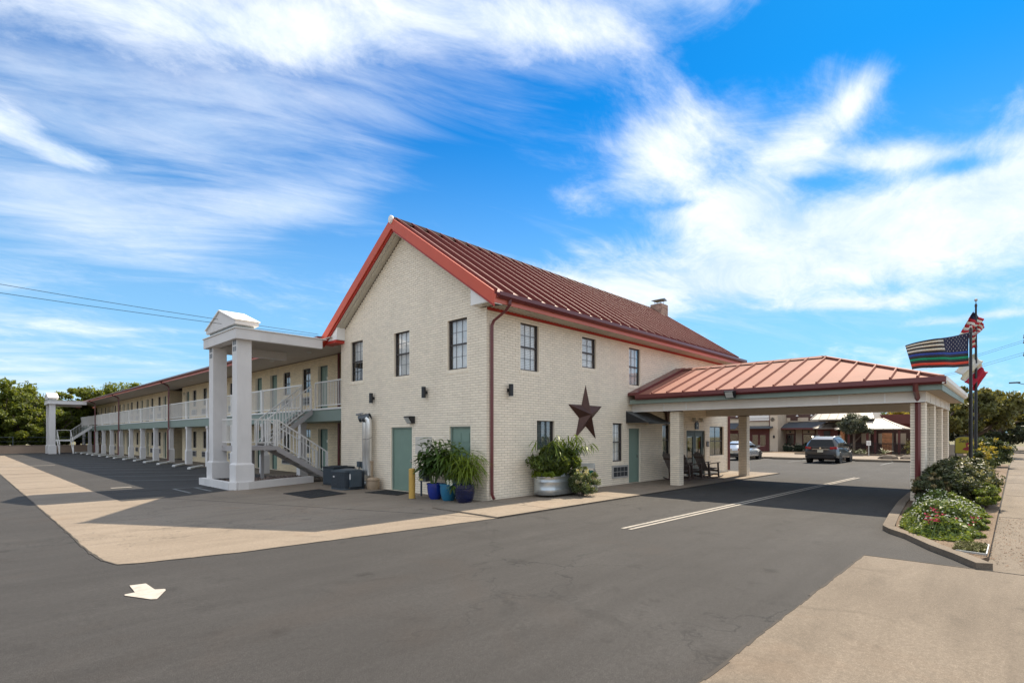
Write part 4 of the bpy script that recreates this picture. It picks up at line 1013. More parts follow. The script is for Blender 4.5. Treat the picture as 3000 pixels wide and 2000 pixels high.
for k in range(0, len(pr)):
    p = Vector((cx, cy)) + (Vector(pr[k]) - Vector((cx, cy))) * 1.01; b.bar((*p, .06), (*p, .6), .006)
b.build('wire_guard', CONDT, cs)
sc_ = lambda f: [(cx + (x - cx) * f, cy + (y - cy) * f) for x, y in pr]
b = MB(); b.prism(sc_(1.03), 'z', .605, .635); b.prism(sc_(.85), 'z', .636, .66); b.lathe([(.34, .66), (.25, .69), (.1, .705), (.0, .71)], cx, cy, 20); b.build('top_cover', CONDT, t)
b = MB(); b.prism(sc_(1.02), 'z', .012, .055); b.build('base_pan', CONDT, t)
b = MB(); b.box(cx - .2, cx + .2, cy - hw - .12, cy - hw - .005, .1, .6); b.build('service_panel', CONDT, t)
b = MB(); b.box(cx - hw - .012, cx - hw - .006, cy + .1, cy + .2, .42, .46); b.box(cx - .206, cx - .2015, cy - hw - .1, cy - hw - .02, .36, .54); b.build('label_plate', WHITE, t)
t = thing('air_conditioner_condenser', (-.4, 7.5, 0), 'square dark condenser with upright louvres behind the rounded one', 'condenser')
b = MB(); b.box(-.86, -.06, 7.02, 7.82, .05, .68); cs = b.build('cabinet', CONDM, t)
b = MB()
for k in range(11): b.box(-.875, -.861, 7.05 + k * .07, 7.085 + k * .07, .1, .64); b.box(-.83 + k * .07, -.795 + k * .07, 7.005, 7.019, .1, .64)
b.build('louvre', CONDT, cs)
b = MB(); b.box(-.88, -.04, 7.0, 7.84, .682, .71); b.lathe([(.33, .71), (.33, .73), (.0, .735)], -.46, 7.42, 18); b.build('top_cover', CONDM, t)
b = MB(); b.box(-.9, -.02, 6.98, 7.86, .0, .045); b.build('base_pad', M_WALK, t)
# mats
def rmat(pts, label):
    t = thing('rubber_mat', (sum(p[0] for p in pts) / 4, sum(p[1] for p in pts) / 4, 0), label, 'mat', local=False)
    b = MB(); b.prism(pts, 'z', .006, .02); b.build('mat_sheet', RUBBER, t)
    c = Vector((sum(p[0] for p in pts) / 4, sum(p[1] for p in pts) / 4)); b = MB()
    for i in range(7):
        for j in range(5):
            u, v = (i + .5) / 7, (j + .5) / 5; p = (Vector(pts[0]).lerp(Vector(pts[1]), u)).lerp(Vector(pts[3]).lerp(Vector(pts[2]), u), v); b.box(p.x - .05, p.x + .05, p.y - .02, p.y + .02, .0205, .026)
    b.build('grip_ribs', RUBBER, t, 'stuff')
rmat([(-3.05, 6.1), (-3.05, 4.25), (-1.68, 4.65), (-1.62, 6.6)], 'large black rubber mat lying on the concrete drive, away from the wall')
rmat([(-1.12, 4.5), (-.85, 3.05), (-.12, 3.4), (-.2, 4.7)], 'smaller black rubber mat in front of the service door')
# bollard, gas meter
t = thing('bollard', (-1.05, 2.05, 0), 'ochre yellow steel bollard beside the gas meter', 'bollard'); b = MB(); b.lathe([(.092, 0), (.092, .86), (.07, .885), (.0, .89)], -1.05, 2.05, 20); b.build('post', YEL, t, smooth=True); b = MB(); b.lathe([(.12, .005), (.11, .02)], -1.05, 2.05, 20); b.build('base_ring', M_WALK, t)
t = thing('gas_meter', (-.38, 2.35, 0), 'grey gas meter on a pipe between bollard and blue pots', 'gas meter')
b = MB(); b.tube([(-.42, 2.45, 0), (-.42, 2.45, .45), (-.42, 2.38, .5)], .03, 8); b.tube([(-.4, 2.35, .8), (-.4, 2.35, .95), (-.2, 2.35, 1.0), (-.02, 2.35, 1.02)], .026, 8); b.tube([(-.4, 2.18, .8), (-.4, 2.18, .9), (-.4, 2.05, .92)], .026, 8); b.build('pipe', CONDT, t)
b = MB(); b.box(-.52, -.3, 2.1, 2.42, .46, .8); b.lathe([(.13, .0), (.13, .05), (.0, .06)], 0, 0, 14); k = len(b.v) - 42
b.v = b.v[:8] + [(-.52 - z, 2.26 + x, .68 + y) for x, y, z in b.v[8:]]; b.build('meter_case', mat('meter_grey', (.09, .1, .1), .5, .2), t)
b = MB(); b.box(-.527, -.5205, 2.24, 2.4, .49, .58); b.build('tag', mat('yellow_tag', (.6, .55, .2), .6, .1), t)
# potted plants -------------------------------------------------------------
def leaf_mesh(name, L, W, m, droop=.35, seg=5, fold=.25):
    b = MB()
    for i in range(seg + 1):
        f = i / seg; w_ = W * math.sin(math.pi * min(1, f * .93 + .07)) ** .8 * .5; x = L * f; z = -droop * L * f * f + .12 * L * f
        b.v += [(x, -w_, z + fold * w_), (x, 0, z), (x, w_, z + fold * w_)]
    for i in range(seg):
        k = i * 3; b.f += [(k, k + 1, k + 4, k + 3), (k + 1, k + 2, k + 5, k + 4)]
    me = bpy.data.meshes.new(name); me.from_pydata(b.v, [], b.f); me.materials.append(m); me.shade_smooth(); return me
def put_leaf(me, parent, p, yaw, pitch, s=1):
    o = bpy.data.objects.new('leaf', me); C.objects.link(o); o.parent = parent
    o.matrix_parent_inverse = Matrix.Translation(-Vector(WORLDLOC.get(parent.name, (0, 0, 0))))
    o.location = p; o.rotation_euler = (random.uniform(-.4, .4), pitch, yaw); o.scale = (s, s, s); return o
def pot(t, x, y, r_, h, m, rib=False):
    b = MB(); pr = [(r_ * .62, 0), (r_ * .8, h * .15), (r_ * .95, h * .45), (r_ * 1.0, h * .75), (r_ * .99, h * .9), (r_ * 1.06, h * .91), (r_ * 1.06, h), (r_ * .95, h), (r_ * .93, h * .9), (0, h * .88)]
    b.lathe(pr, x, y, 28); o = b.build('pot', m, t, smooth=True)
    if rib:
        for k in range(7): c = MB(); z = h * (.25 + .09 * k); rr = r_ * (.86 + .14 * min(1, k / 4)); c.tube([(x + rr * 1.005 * math.cos(a), y + rr * 1.005 * math.sin(a), z) for a in [j * .2618 for j in range(25)]], .008, 4); c.build('glaze_ridge', m, o)
    b = MB(); b.lathe([(r_ * .92, h * .86), (0, h * .885)], x, y, 16); b.build('soil', M_SOIL, o); return o
LV1 = leaf_mesh('leaf', .38, .115, LEAFA, .6); LV2 = leaf_mesh('leaf', .30, .05, LEAFA, .8); LV3 = leaf_mesh('leaf', .42, .034, LEAFB, 1.0); LV4 = leaf_mesh('leaf', .38, .07, mat('leaf_mid', (.08, .135, .022), .45, .4, 8, island=.7, trans=.35), .8)
def cane_plant(t, x, y, z0, canes, lv, per, spread, hgt):
    for c in range(canes):
        a = c * 2.4 + random.uniform(-.3, .3); e = spread * random.uniform(.35, 1); top = Vector((x + e * math.cos(a), y + e * math.sin(a), z0 + hgt * random.uniform(.62, 1)))
        p0 = Vector((x + .06 * math.cos(a), y + .06 * math.sin(a), z0)); mid = p0.lerp(top, .5) + Vector((0, 0, .06))
        b = MB(); b.tube([p0, mid, top], [.013, .011, .007], 5); b.build('stem', STEMM, t)
        for k in range(per):
            f = .3 + .7 * (k + .5) / per; p = p0.lerp(mid, f * 2) if f < .5 else mid.lerp(top, f * 2 - 1)
            put_leaf(lv, t, p, k * 2.399 + random.uniform(-.3, .3), random.uniform(-.75, .1) if f > .8 else random.uniform(-.35, .35), random.uniform(.75, 1.2))
t = thing('potted_plant', (-.6, 1.55, 0), 'tall broad leaved plant in a cobalt blue glazed pot, next to the gas meter', 'potted plant', 'plants in blue glazed pots by the corner')
pot(t, -.6, 1.55, .23, .46, BLUE1); cane_plant(t, -.6, 1.62, .42, 13, LV1, 17, .6, 1.25)
t = thing('potted_plant', (-.58, .98, 0), 'dense narrow leaved plant in a turquoise glazed pot, middle of three', 'potted plant', 'plants in blue glazed pots by the corner')
pot(t, -.58, .98, .235, .48, BLUE2); cane_plant(t, -.56, .98, .44, 15, LV4, 18, .46, 1.3)
t = thing('potted_plant', (-.56, .3, 0), 'spiky yellow green plant with white blooms in a ribbed navy pot, nearest the corner downspout', 'potted plant', 'plants in blue glazed pots by the corner')
pot(t, -.56, .3, .28, .5, BLUE3, True); cane_plant(t, -.54, .28, .46, 10, LV3, 24, .42, .95)
b = MB()
for k in range(5):
    c = Vector((-.85 + random.uniform(-.03, .03), .55 + random.uniform(-.12, .12), .52 + random.uniform(-.06, .08)))
    for j in range(5): a = j * 1.257; b.quad(c, c + Vector((-.02, .045 * math.cos(a - .5), .045 * math.sin(a - .5))), c + Vector((-.03, .055 * math.cos(a), .055 * math.sin(a))), c + Vector((-.02, .045 * math.cos(a + .5), .045 * math.sin(a + .5))))
b.build('bloom', PETALW, t)
for k in range(14): put_leaf(LV4, t, (-.75, .5, .45), random.uniform(2, 4.2), random.uniform(-.6, .6), .6)
# foliage as many small leaf faces ----------------------------------------------------
def leaf_cloud(name, pts, nrm, size, m, parent=None, kind='stuff', aspect=2.0, tilt=.9, seed=0):
    """one mesh of leaf quads at pts; nrm gives the rough outward direction"""
    rg = np.random.default_rng(seed + 11); n = len(pts)
    d = nrm / (np.linalg.norm(nrm, axis=1, keepdims=True) + 1e-6) + rg.normal(0, tilt, (n, 3)); d /= np.linalg.norm(d, axis=1, keepdims=True) + 1e-6
    r_ = rg.normal(0, 1, (n, 3)); u = np.cross(d, r_); u /= np.linalg.norm(u, axis=1, keepdims=True) + 1e-6; v = np.cross(d, u)
    s = size * rg.uniform(.6, 1.35, (n, 1)); L = u * s * .5 * aspect ** .5; W = v * s * .5 / aspect ** .5
    V = np.stack([pts - L, pts + W + d * s * .08, pts + L, pts - W + d * s * .08], 1).reshape(-1, 3)
    me = bpy.data.meshes.new(name); me.vertices.add(4 * n); me.vertices.foreach_set('co', V.astype(np.float32).ravel())
    me.loops.add(4 * n); me.loops.foreach_set('vertex_index', np.arange(4 * n, dtype=np.int32)); me.polygons.add(n)
    me.polygons.foreach_set('loop_start', np.arange(0, 4 * n, 4, dtype=np.int32)); me.polygons.foreach_set('loop_total', np.full(n, 4, np.int32))
    me.update(calc_edges=True); me.materials.append(m); o = bpy.data.objects.new(name, me); C.objects.link(o)
    if parent is not None: o.parent = parent; o.matrix_parent_inverse = Matrix.Translation(-Vector(WORLDLOC.get(parent.name, (0, 0, 0))))
    if kind: o['kind'] = kind
    return o
def crown_points(c, rad, n, clumps, clump_r, seed, shell=.55, flat=0):
    """leaf points gathered in clumps inside an ellipsoid, leaving gaps"""
    rg = np.random.default_rng(seed); k = rg.normal(0, 1, (clumps, 3)); k /= np.linalg.norm(k, axis=1, keepdims=True)
    k *= (shell + (1 - shell) * rg.random((clumps, 1)) ** .6) * rg.uniform(.8, 1.08, (clumps, 1)); k[:, 2] = np.where(k[:, 2] < -.55, k[:, 2] * .6, k[:, 2])
    idx = rg.integers(0, clumps, n); q = rg.normal(0, 1, (n, 3)); q /= np.linalg.norm(q, axis=1, keepdims=True); q *= rg.random((n, 1)) ** .45 * clump_r * (rg.uniform(.55, 1.3, clumps)[idx])[:, None]
    q[:, 2] *= .75; p = k[idx] * np.array(rad) + q; return p + np.array(c), p / np.array(rad)
def shrub(name, loc, rad, n, size, m, label, cat, group=None, clumps=40, seed=1, stems=True, m2=None, aspect=1.8):
    t = thing(name, loc, label, cat, group); c = (loc[0], loc[1], loc[2] + rad[2] * .85)
    p, nr = crown_points(c, rad, n, clumps, min(rad) * .34, seed, .62); ok = p[:, 2] > loc[2] + .01; p, nr = p[ok], nr[ok]
    leaf_cloud('foliage', p, nr, size, m, t, seed=seed, aspect=aspect)
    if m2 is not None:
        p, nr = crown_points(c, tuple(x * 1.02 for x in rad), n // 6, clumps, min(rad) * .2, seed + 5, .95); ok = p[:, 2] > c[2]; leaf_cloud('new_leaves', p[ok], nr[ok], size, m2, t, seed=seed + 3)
    b = MB(); rg = random.Random(seed)
    for k in range(7): a = k * .9; b.tube([(loc[0], loc[1], loc[2]), (loc[0] + rad[0] * .3 * math.cos(a), loc[1] + rad[1] * .3 * math.sin(a), loc[2] + rad[2] * .6), (loc[0] + rad[0] * .7 * math.cos(a), loc[1] + rad[1] * .7 * math.sin(a), loc[2] + rad[2] * 1.1)], [.025, .016, .006], 5)
    b.build('branches', BARK, t); return t
# galvanised tank with its plants
t = thing('stock_tank_planter', (2.45, -.55, .035), 'galvanised oval stock tank on casters filled with ferns, under the star', 'planter')
b = MB(); n = 40; z0 = .1
prof = [(.0, z0), (.93, z0), (.97, z0 + .02), (.97, z0 + .1), (.985, z0 + .115), (.97, z0 + .135), (.985, z0 + .15), (.97, z0 + .165), (.97, z0 + .36), (.985, z0 + .375), (.97, z0 + .39), (.985, z0 + .405), (.97, z0 + .42), (.97, z0 + .5), (1.0, z0 + .515), (1.0, z0 + .54), (.965, z0 + .54), (.95, z0 + .47), (.0, z0 + .47)]
hx, hr = .52, .40
for r_, z in prof:
    for j in range(n):
        a = 2 * math.pi * j / n; b.v.append((2.45 + (hx if math.cos(a) > 1e-6 else (-hx if math.cos(a) < -1e-6 else 0)) * (1 if r_ > 0 else 0) + r_ * hr * math.cos(a), -.55 + r_ * hr * math.sin(a), z))
for k in range(len(prof) - 1):
    for j in range(n): b.f.append((k * n + j, k * n + (j + 1) % n, (k + 1) * n + (j + 1) % n, (k + 1) * n + j))
tk = b.build('tank', GALV, t, smooth=True)
for x in (1.9, 3.0):
    for y in (-.8, -.3): b = MB(); b.tube([(x, y - .02, .075), (x, y + .02, .075)], .04, 12); b.build('caster', BLACK, t)
FERN = leaf_mesh('leaf', .40, .05, LEAFB, .75, 6); FERN2 = leaf_mesh('leaf', .26, .035, LEAFA, .8, 5)
p, nr = crown_points((2.35, -.55, 1.1), (.88, .42, .54), 12000, 75, .2, 21, .4); leaf_cloud('foliage', p, nr, .085, mat('leaf_fern', (.085, .12, .02), .5, .5, 8, island=.8, trans=.4), t, seed=4, aspect=3.2)
p, nr = crown_points((1.95, -.62, .68), (.52, .42, .12), 2600, 26, .1, 25, .6); leaf_cloud('trailing_leaves', p, nr, .07, LEAFB, t, seed=6, aspect=2.5)
rg = random.Random(5)
for k in range(30):
    x = 2.4 + rg.uniform(-.6, .95); a = rg.uniform(0, 6.28); base = Vector((x, -.55, 1.05)); tip = base + Vector((math.cos(a) * rg.uniform(.25, .75), math.sin(a) * .3 - .1, rg.uniform(.3, .85)))
    b = MB(); b.tube([base, base.lerp(tip, .55) + Vector((0, 0, .12)), tip], [.009, .007, .004], 4); b.build('stem', STEMM, t)
    for j in range(9):
        f = .35 + .65 * j / 8; q = base.lerp(tip, f) + Vector((0, 0, .12 * math.sin(f * math.pi)))
        put_leaf(FERN if j > 3 else FERN2, t, q, a + (1 if j % 2 else -1) * rg.uniform(.5, 1.1), rg.uniform(-.1, .6), rg.uniform(.6, 1.0))
shrub('flowering_shrub', (2.82, -1.22, .035), (.46, .40, .46), 8000, .045, mat('leaf_variegated', (.10, .13, .05), .5, .6, 20, island=.9, trans=.35), 'small pale variegated bush standing in front of the tank', 'shrub', clumps=50, seed=31, m2=mat('leaf_cream', (.40, .38, .24), .6, .3, island=.6, trans=.4))
# hose reel cart
t = thing('hose_reel_cart', (4.15, -.5, .035), 'grey hose reel cart with green hose leaning by the brick wall', 'hose reel', rz=R(20), local=True)
for y in (-.2, .2): b = MB(); b.bar((-.0, y, .0), (-.12, y, .86), .05, .03); b.bar((.28, y, 0), (-.02, y, .45), .04, .03); b.build('side_frame', GREYP, t)
b = MB(); b.box(-.17, -.08, -.21, .21, .74, .9); b.box(-.02, .3, -.22, .22, .0, .04); b.build('handle', mat('pale_grey_plastic', (.6, .6, .58), .6, .08), t)
b = MB()
for k in range(6): b.tube([(.06 + (.2 + .012 * (k % 2)) * math.cos(a), -.12 + k * .045, .42 + (.22 + .012 * (k % 2)) * math.sin(a)) for a in [j * .3307 for j in range(20)]], .02, 6)
b.build('hose', HOSE, t, smooth=True)
for y in (-.165, .165): b = MB(); b.tube([(.06, y - .008, .42), (.06, y + .008, .42)], .27, 22); b.build('reel_disc', mat('dusty_pink_plastic', (.34, .28, .26), .6, .1), t)
# rocking chairs
def rocker(loc, rz, label):
    t = thing('rocking_chair', loc, label, 'rocking chair', 'dark wooden rocking chairs by the entrance', rz=rz, local=True)
    for y in (-.29, .29):
        b = MB(); b.tube([(-.55, y, .12), (-.3, y, .035), (0, y, .02), (.3, y, .035), (.52, y, .10)], .028, 6); b.build('rocker', WOOD, t)
        b = MB(); b.bar((.28, y, .05), (.24, y, .64), .06, .045); b.build('leg', WOOD, t)
        b = MB(); b.bar((-.2, y, .05), (-.26, y, .6), .06, .045); b.build('leg', WOOD, t)
        b = MB(); b.bar((-.36, y, .60), (.33, y, .66), .09, .03); b.build('armrest', WOOD, t)
    for k in range(5): b = MB(); b.bar((-.22 + k * .115, -.28, .34 + k * .018), (-.22 + k * .115, .28, .34 + k * .018), .095, .02); b.build('seat_slat', WOODG, t)
    for k in range(5):
        y = -.22 + k * .11; h = 1.02 + (.06 if k in (1, 3) else (.09 if k == 2 else 0)); b = MB(); b.bar((-.24, y * .92, .3), (-.24 - .42 * (h - .3) / .8, y * 1.06, h), .096, .02, up=(1, 0, .3)); b.build('back_slat', WOODG, t)
    b = MB(); b.bar((-.275, -.27, .42), (-.275, .27, .42), .03, .07); b.bar((-.55, -.28, .88), (-.55, .28, .88), .03, .07); b.bar((.27, -.27, .3), (.27, .27, .3), .03, .08); b.bar((.26, -.27, .14), (.26, .27, .14), .03, .05); b.build('rail', WOOD, t)
    return t
rocker((9.95, -.78, .036), R(-20), 'dark wooden rocking chair half hidden behind the first brick column')
rocker((10.95, -.85, .036), R(-22), 'dark wooden rocking chair in the middle, in front of the glass entrance')
rocker((12.3, -1.0, .036), R(-24), 'dark wooden rocking chair nearest the entrance window and the far brick column')
# ------------------------------------------------------------------ far side of the parking lot: island, restaurant
b = MB(); b.prism([(35.3, -8.3), (47.6, -8.3), (47.6, 14), (35.3, 14)], 'z', -.05, .12); b.build('restaurant_pavement', M_CONC, kind='structure')
b = MB(); b.box(35.15, 35.296, -8.3, 14, -.05, .15); b.box(44.3, 44.5, -8, 4.5, .121, .26); b.build('restaurant_curb', M_WALK, kind='structure')
sheet('restaurant_ground', [(47.6, -9), (75, -9), (75, 30), (47.6, 30)], .10, M_SOIL)
for i, (y, lb) in enumerate(((2.3, 'long grey kerb stop behind the dark car, beside the tower'), (-3.3, 'long grey kerb stop right of the dark car'), (5.2, 'grey kerb stop in front of the silver car'))):
    o = MB().prism([(-.1, 0), (.1, 0), (.1, .1), (.06, .14), (-.06, .14), (-.1, .1)], 'y', -1.1, 1.1).build('kerb_stop', M_WALK, bevel=.01); o.location = (34.6, y, .003); tag(o, lb, 'kerb stop', 'kerb stops before the restaurant')
for i, (x, y, s) in enumerate(((37.6, -3.75, 1.0), (38.2, -4.9, .9), (36.6, -5.9, .7))):
    o = rock('boulder', (x, y, .15), .55 * s, mat('brown_stone', (.12, .09, .065), .9, .3, 4), ['large brown boulder on the island right of the dark car', 'low brown boulder between the two others on the island', 'small brown boulder nearest the brick columns'][i]); o.scale = (1, 1.2, .7)
RS = thing('restaurant', (54, 9, 0), 'tan brick and dark red restaurant with a stone tower seen under the canopy', 'building')
b = MB(); b.box(53.9, 57, 8.9, 9.72, 0, 5.6); b.box(54.25, 57, 9.72, 30, 0, 5.6); b.box(57.0, 60, 2.0, 8.9, 0, 5.6); b.build('wall', RSTONE, RS)
b = MB(); b.box(56.94, 57, 3.4, 8.88, 3.62, 5.6); b.build('upper_cladding', RBROWN, RS)
for a_, c_ in ((6.55, 7.65), (3.6, 5.5), (8.45, 8.85)): b = MB(); b.box(56.9, 56.93, a_, c_, 3.5, 3.95); b.build('cream_panel', RSTONE, RS)
b = MB(); b.box(54.15, 54.24, 9.78, 12.3, 3.62, 5.6); b.build('sign_board', WHITE, RS)
b = MB(); b.box(54.1, 54.14, 9.75, 12.3, 3.56, 3.62); b.box(54.1, 54.14, 9.75, 12.3, 3.86, 3.88); b.box(54.08, 54.24, 9.70, 9.86, 2.9, 5.6); b.build('sign_frame', RRED, RS)
# entrance
b = MB(); b.box(54.16, 54.24, 9.9, 12.3, .1, 2.7); b.build('entrance_surround', RRED, RS)
for a in (10.15, 11.0):
    b = MB(); b.box(54.08, 54.155, a, a + .8, .12, 2.1); d = b.build('door', RRED, RS); b = MB(); b.box(54.06, 54.079, a + .1, a + .7, .75, 1.95); b.build('pane', GLASSD, d); b = MB(); b.box(54.02, 54.07, a + .2, a + .65, .66, .70); b.build('push_bar', CHROME, d)
b = MB(); b.hexa([(52.8, 9.4, 2.66), (54.25, 9.4, 2.8), (54.25, 13, 2.8), (52.8, 13, 2.66), (52.8, 9.4, 2.74), (54.25, 9.4, 3.0), (54.25, 13, 3.0), (52.8, 13, 2.74)]); b.build('entrance_canopy', RSLATE, RS)
b = MB(); b.hexa([(52.8, 13.2, 2.62), (54.25, 13.2, 3.3), (54.25, 30, 3.3), (52.8, 30, 2.62), (52.8, 13.2, 2.68), (54.25, 13.2, 3.4), (54.25, 30, 3.4), (52.8, 30, 2.68)]); b.build('porch_roof', RSLATE, RS)
b = MB(); b.box(54.16, 54.24, 13.2, 14.6, .9, 2.5); f = b.build('window', RRED, RS); b = MB(); b.box(54.1, 54.159, 13.4, 14.4, 1.0, 2.1); b.build('pane', GLASSD, f)
b = MB(); b.box(54.1, 54.24, 13.1, 16, 3.9, 5.6); b.build('upper_cladding', RBROWN, RS)
# slate porch roof over two windows
b = MB(); b.hexa([(55.0, 5.0, 2.66), (57, 4.8, 3.36), (57, 8.6, 3.36), (55.0, 9.35, 2.66), (55.0, 5.0, 2.74), (57, 4.8, 3.46), (57, 8.6, 3.46), (55.0, 9.35, 2.74)]); b.build('porch_roof', RSLATE, RS)
b = MB(); b.box(54.96, 54.995, 4.4, 9.35, 2.56, 2.74); b.build('porch_fascia', RRED, RS)
for a, c in ((8.0, 9.2 - .35), (5.9, 7.1)):
    b = MB(); b.box(56.9, 56.99, a - .1, c + .1, .8, 2.56); f = b.build('window', RRED, RS); b = MB(); b.box(56.86, 56.899, a + .05, c - .05, .9, 2.0); b.build('pane', GLASSD, f); b = MB(); b.box(56.85, 56.899, a, c, 2.1, 2.5); b.build('transom_panel', RSTONE, f)
    b = MB(); b.box(56.78, 56.849, (a + c) / 2 - .08, (a + c) / 2 + .08, 2.2, 2.4); b.build('lantern', BLACK, f)
for y, x in ((9.3, 53.86), (8.5, 56.9)):
    b = MB(); b.lathe([(.0, -.2), (.1, -.1), (.1, .1), (.0, .2)], x, y, 8, z0=1.75); b.build('wall_lantern', BLACK, RS)
for y in (4.7, 6.1, 7.6, 13.4):
    x = 56.6 if y < 9 else 53.9; b = MB(); b.tube([(x + .3, y, 4.3), (x, y, 4.35), (x - .15, y, 4.25)], .02, 5); b.lathe([(.05, .12), (.16, 0), (.0, .02)], x - .15, y, 10, z0=4.1); b.build('gooseneck_lamp', WHITE, RS)
b = MB(); cx_, cz_ = 9.45, 3.72
b.tube([(53.86, cx_ + .2 * math.cos(a), cz_ + .2 * math.sin(a)) for a in [k * .5236 for k in range(13)]], .018, 5)
for k in range(5): b.bar((53.86, cx_ + .19 * math.cos(R(90 + 144 * k)), cz_ + .19 * math.sin(R(90 + 144 * k))), (53.86, cx_ + .19 * math.cos(R(90 + 144 * (k + 1))), cz_ + .19 * math.sin(R(90 + 144 * (k + 1)))), .025)
b.build('wall_star', BLACK, RS)
# dark red entrance block and pale hip roofs of the patio
b = MB(); b.box(54.0, 57, 3.0, 4.9, .1, 2.6); b.build('side_entry', RRED, RS); b = MB(); b.box(53.95, 53.99, 3.7, 4.3, .15, 2.4); b.build('side_door', BLACK, RS)
def hip(name, x0, x1, y0, y1, z, zr, inset, m, par):
    b = MB(); ym0, ym1 = y0 + inset, y1 - inset; xm = (x0 + x1) / 2
    b.quad((x0, y0, z), (x0, y1, z), (xm, ym1, zr), (xm, ym0, zr)); b.quad((x1, y1, z), (x1, y0, z), (xm, ym0, zr), (xm, ym1, zr)); b.quad((x0, y0, z), (xm, ym0, zr), (x1, y0, z)); b.quad((x0, y1, z), (x1, y1, z), (xm, ym1, zr)); b.box(x0, x1, y0, y1, z - .09, z - .004)
    o = b.build(name, m, par); n = int((y1 - y0) / .75); k = MB()
    for i in range(1, n):
        y = y0 + (y1 - y0) * i / n; yt = min(max(y, ym0), ym1); f = 1 if ym0 <= y <= ym1 else (abs(y - (y0 if y < ym0 else y1)) / inset)
        k.bar((x0, y, z + .02), (x0 + (xm - x0) * f, y, z + (zr - z) * f + .02), .035, .05)
    for yy, ym in ((y0, ym0), (y1, ym1)): k.bar((x0, yy, z + .02), (xm, ym, zr + .03), .09, .06)
    k.build('roof_seam', mat('tin_seam', (.25, .21, .18), .5, .1), o); return o
hip('patio_roof', 48, 54, -3.4, 2.0, 2.5, 3.5, 2.0, RTIN, RS)
hip('upper_roof', 50, 57.5, -.8, 4.6, 3.5, 5.6, 1.2, RTIN, RS)
hip('porch_hip_roof', 52.6, 57, 2.4, 5.0, 2.66, 3.3, 1.0, RTIN, RS)
b = MB(); b.box(55, 55.3, -4.6, -.2, 3.05, 4.0); b.box(56, 60, -4.6, 2.0, .1, 3.3); b.build('parapet', RRED, RS)
for y in (-3.0, -1.2, -.6, .9): b = MB(); b.box(48.3, 48.48, y - .09, y + .09, .1, 2.42); b.build('patio_post', RRED, RS)
b = MB(); b.box(55.8, 55.9, -4, 2.2, .1, 2.4); b.build('patio_back_wall', RBROWN, RS)
for y in (-2.2, -.7, .8): b = MB(); b.box(55.7, 55.79, y - .4, y + .4, 1.0, 2.1); b.build('tan_window', RSTONE, RS)  # window panels in the tan wall colour
b = MB(); b.box(48.0, 48.75, -2.53, -1.78, .1, 2.1); pc = b.build('brick_pier', MORTAR, RS)
_, r_ = brick_wall(RS, 'x', 48.0, -2.53, -1.78, .1, 2.1, []); r_.build('brickwork', PAVB, pc, 'stuff')
b = MB(); b.box(48.1, 48.5, 1.2, 1.55, .1, 2.3); b.build('brick_pier', PAVB, RS)
t = thing('patio_fence', (48, -1, .1), 'black metal railing fence round the restaurant patio', 'fence')
b = MB(); b.bar((47.9, -5.5, 1.15), (47.9, 1.9, 1.15), .05); b.bar((47.9, -5.5, .3), (47.9, 1.9, .3), .05); b.build('rail', BLACK, t)
b = MB()
for k in range(62): y = -5.5 + k * .12; b.bar((47.9, y, .2), (47.9, y, 1.15), .02)
b.build('pickets', BLACK, t, 'stuff')
for i, y in enumerate((-4.6, -3.4, -.4, .7)):
    t = thing('patio_table', (50, y, .1), 'dark patio table with chairs behind the restaurant fence, %s from the brick columns' % ['first', 'second', 'third', 'fourth'][i], 'table', 'patio tables')
    b = MB(); b.lathe([(.45, .72), (.45, .76)], 50, y, 12, z0=.1); b.build('tabletop', BLACK, t); b = MB(); b.lathe([(.25, 0), (.05, .05), (.04, .72)], 50, y, 8, z0=.1); b.build('leg', BLACK, t)
t = thing('notice_sign', (44, -1.45, .12), 'small white notice sign on a post before the patio', 'sign'); b = MB(); b.box(43.97, 44.0, -1.6, -1.28, 1.02, 1.42); b.build('board', WHITE, t); b = MB(); b.box(44.0, 44.04, -1.47, -1.41, .1, 1.4); b.build('post', GREYP, t)
b = MB()
for z in (1.12, 1.2, 1.28): b.box(43.966, 43.9695, -1.53, -1.35, z, z + .025)
b.build('lettering', MATS['grey_metal'], t)
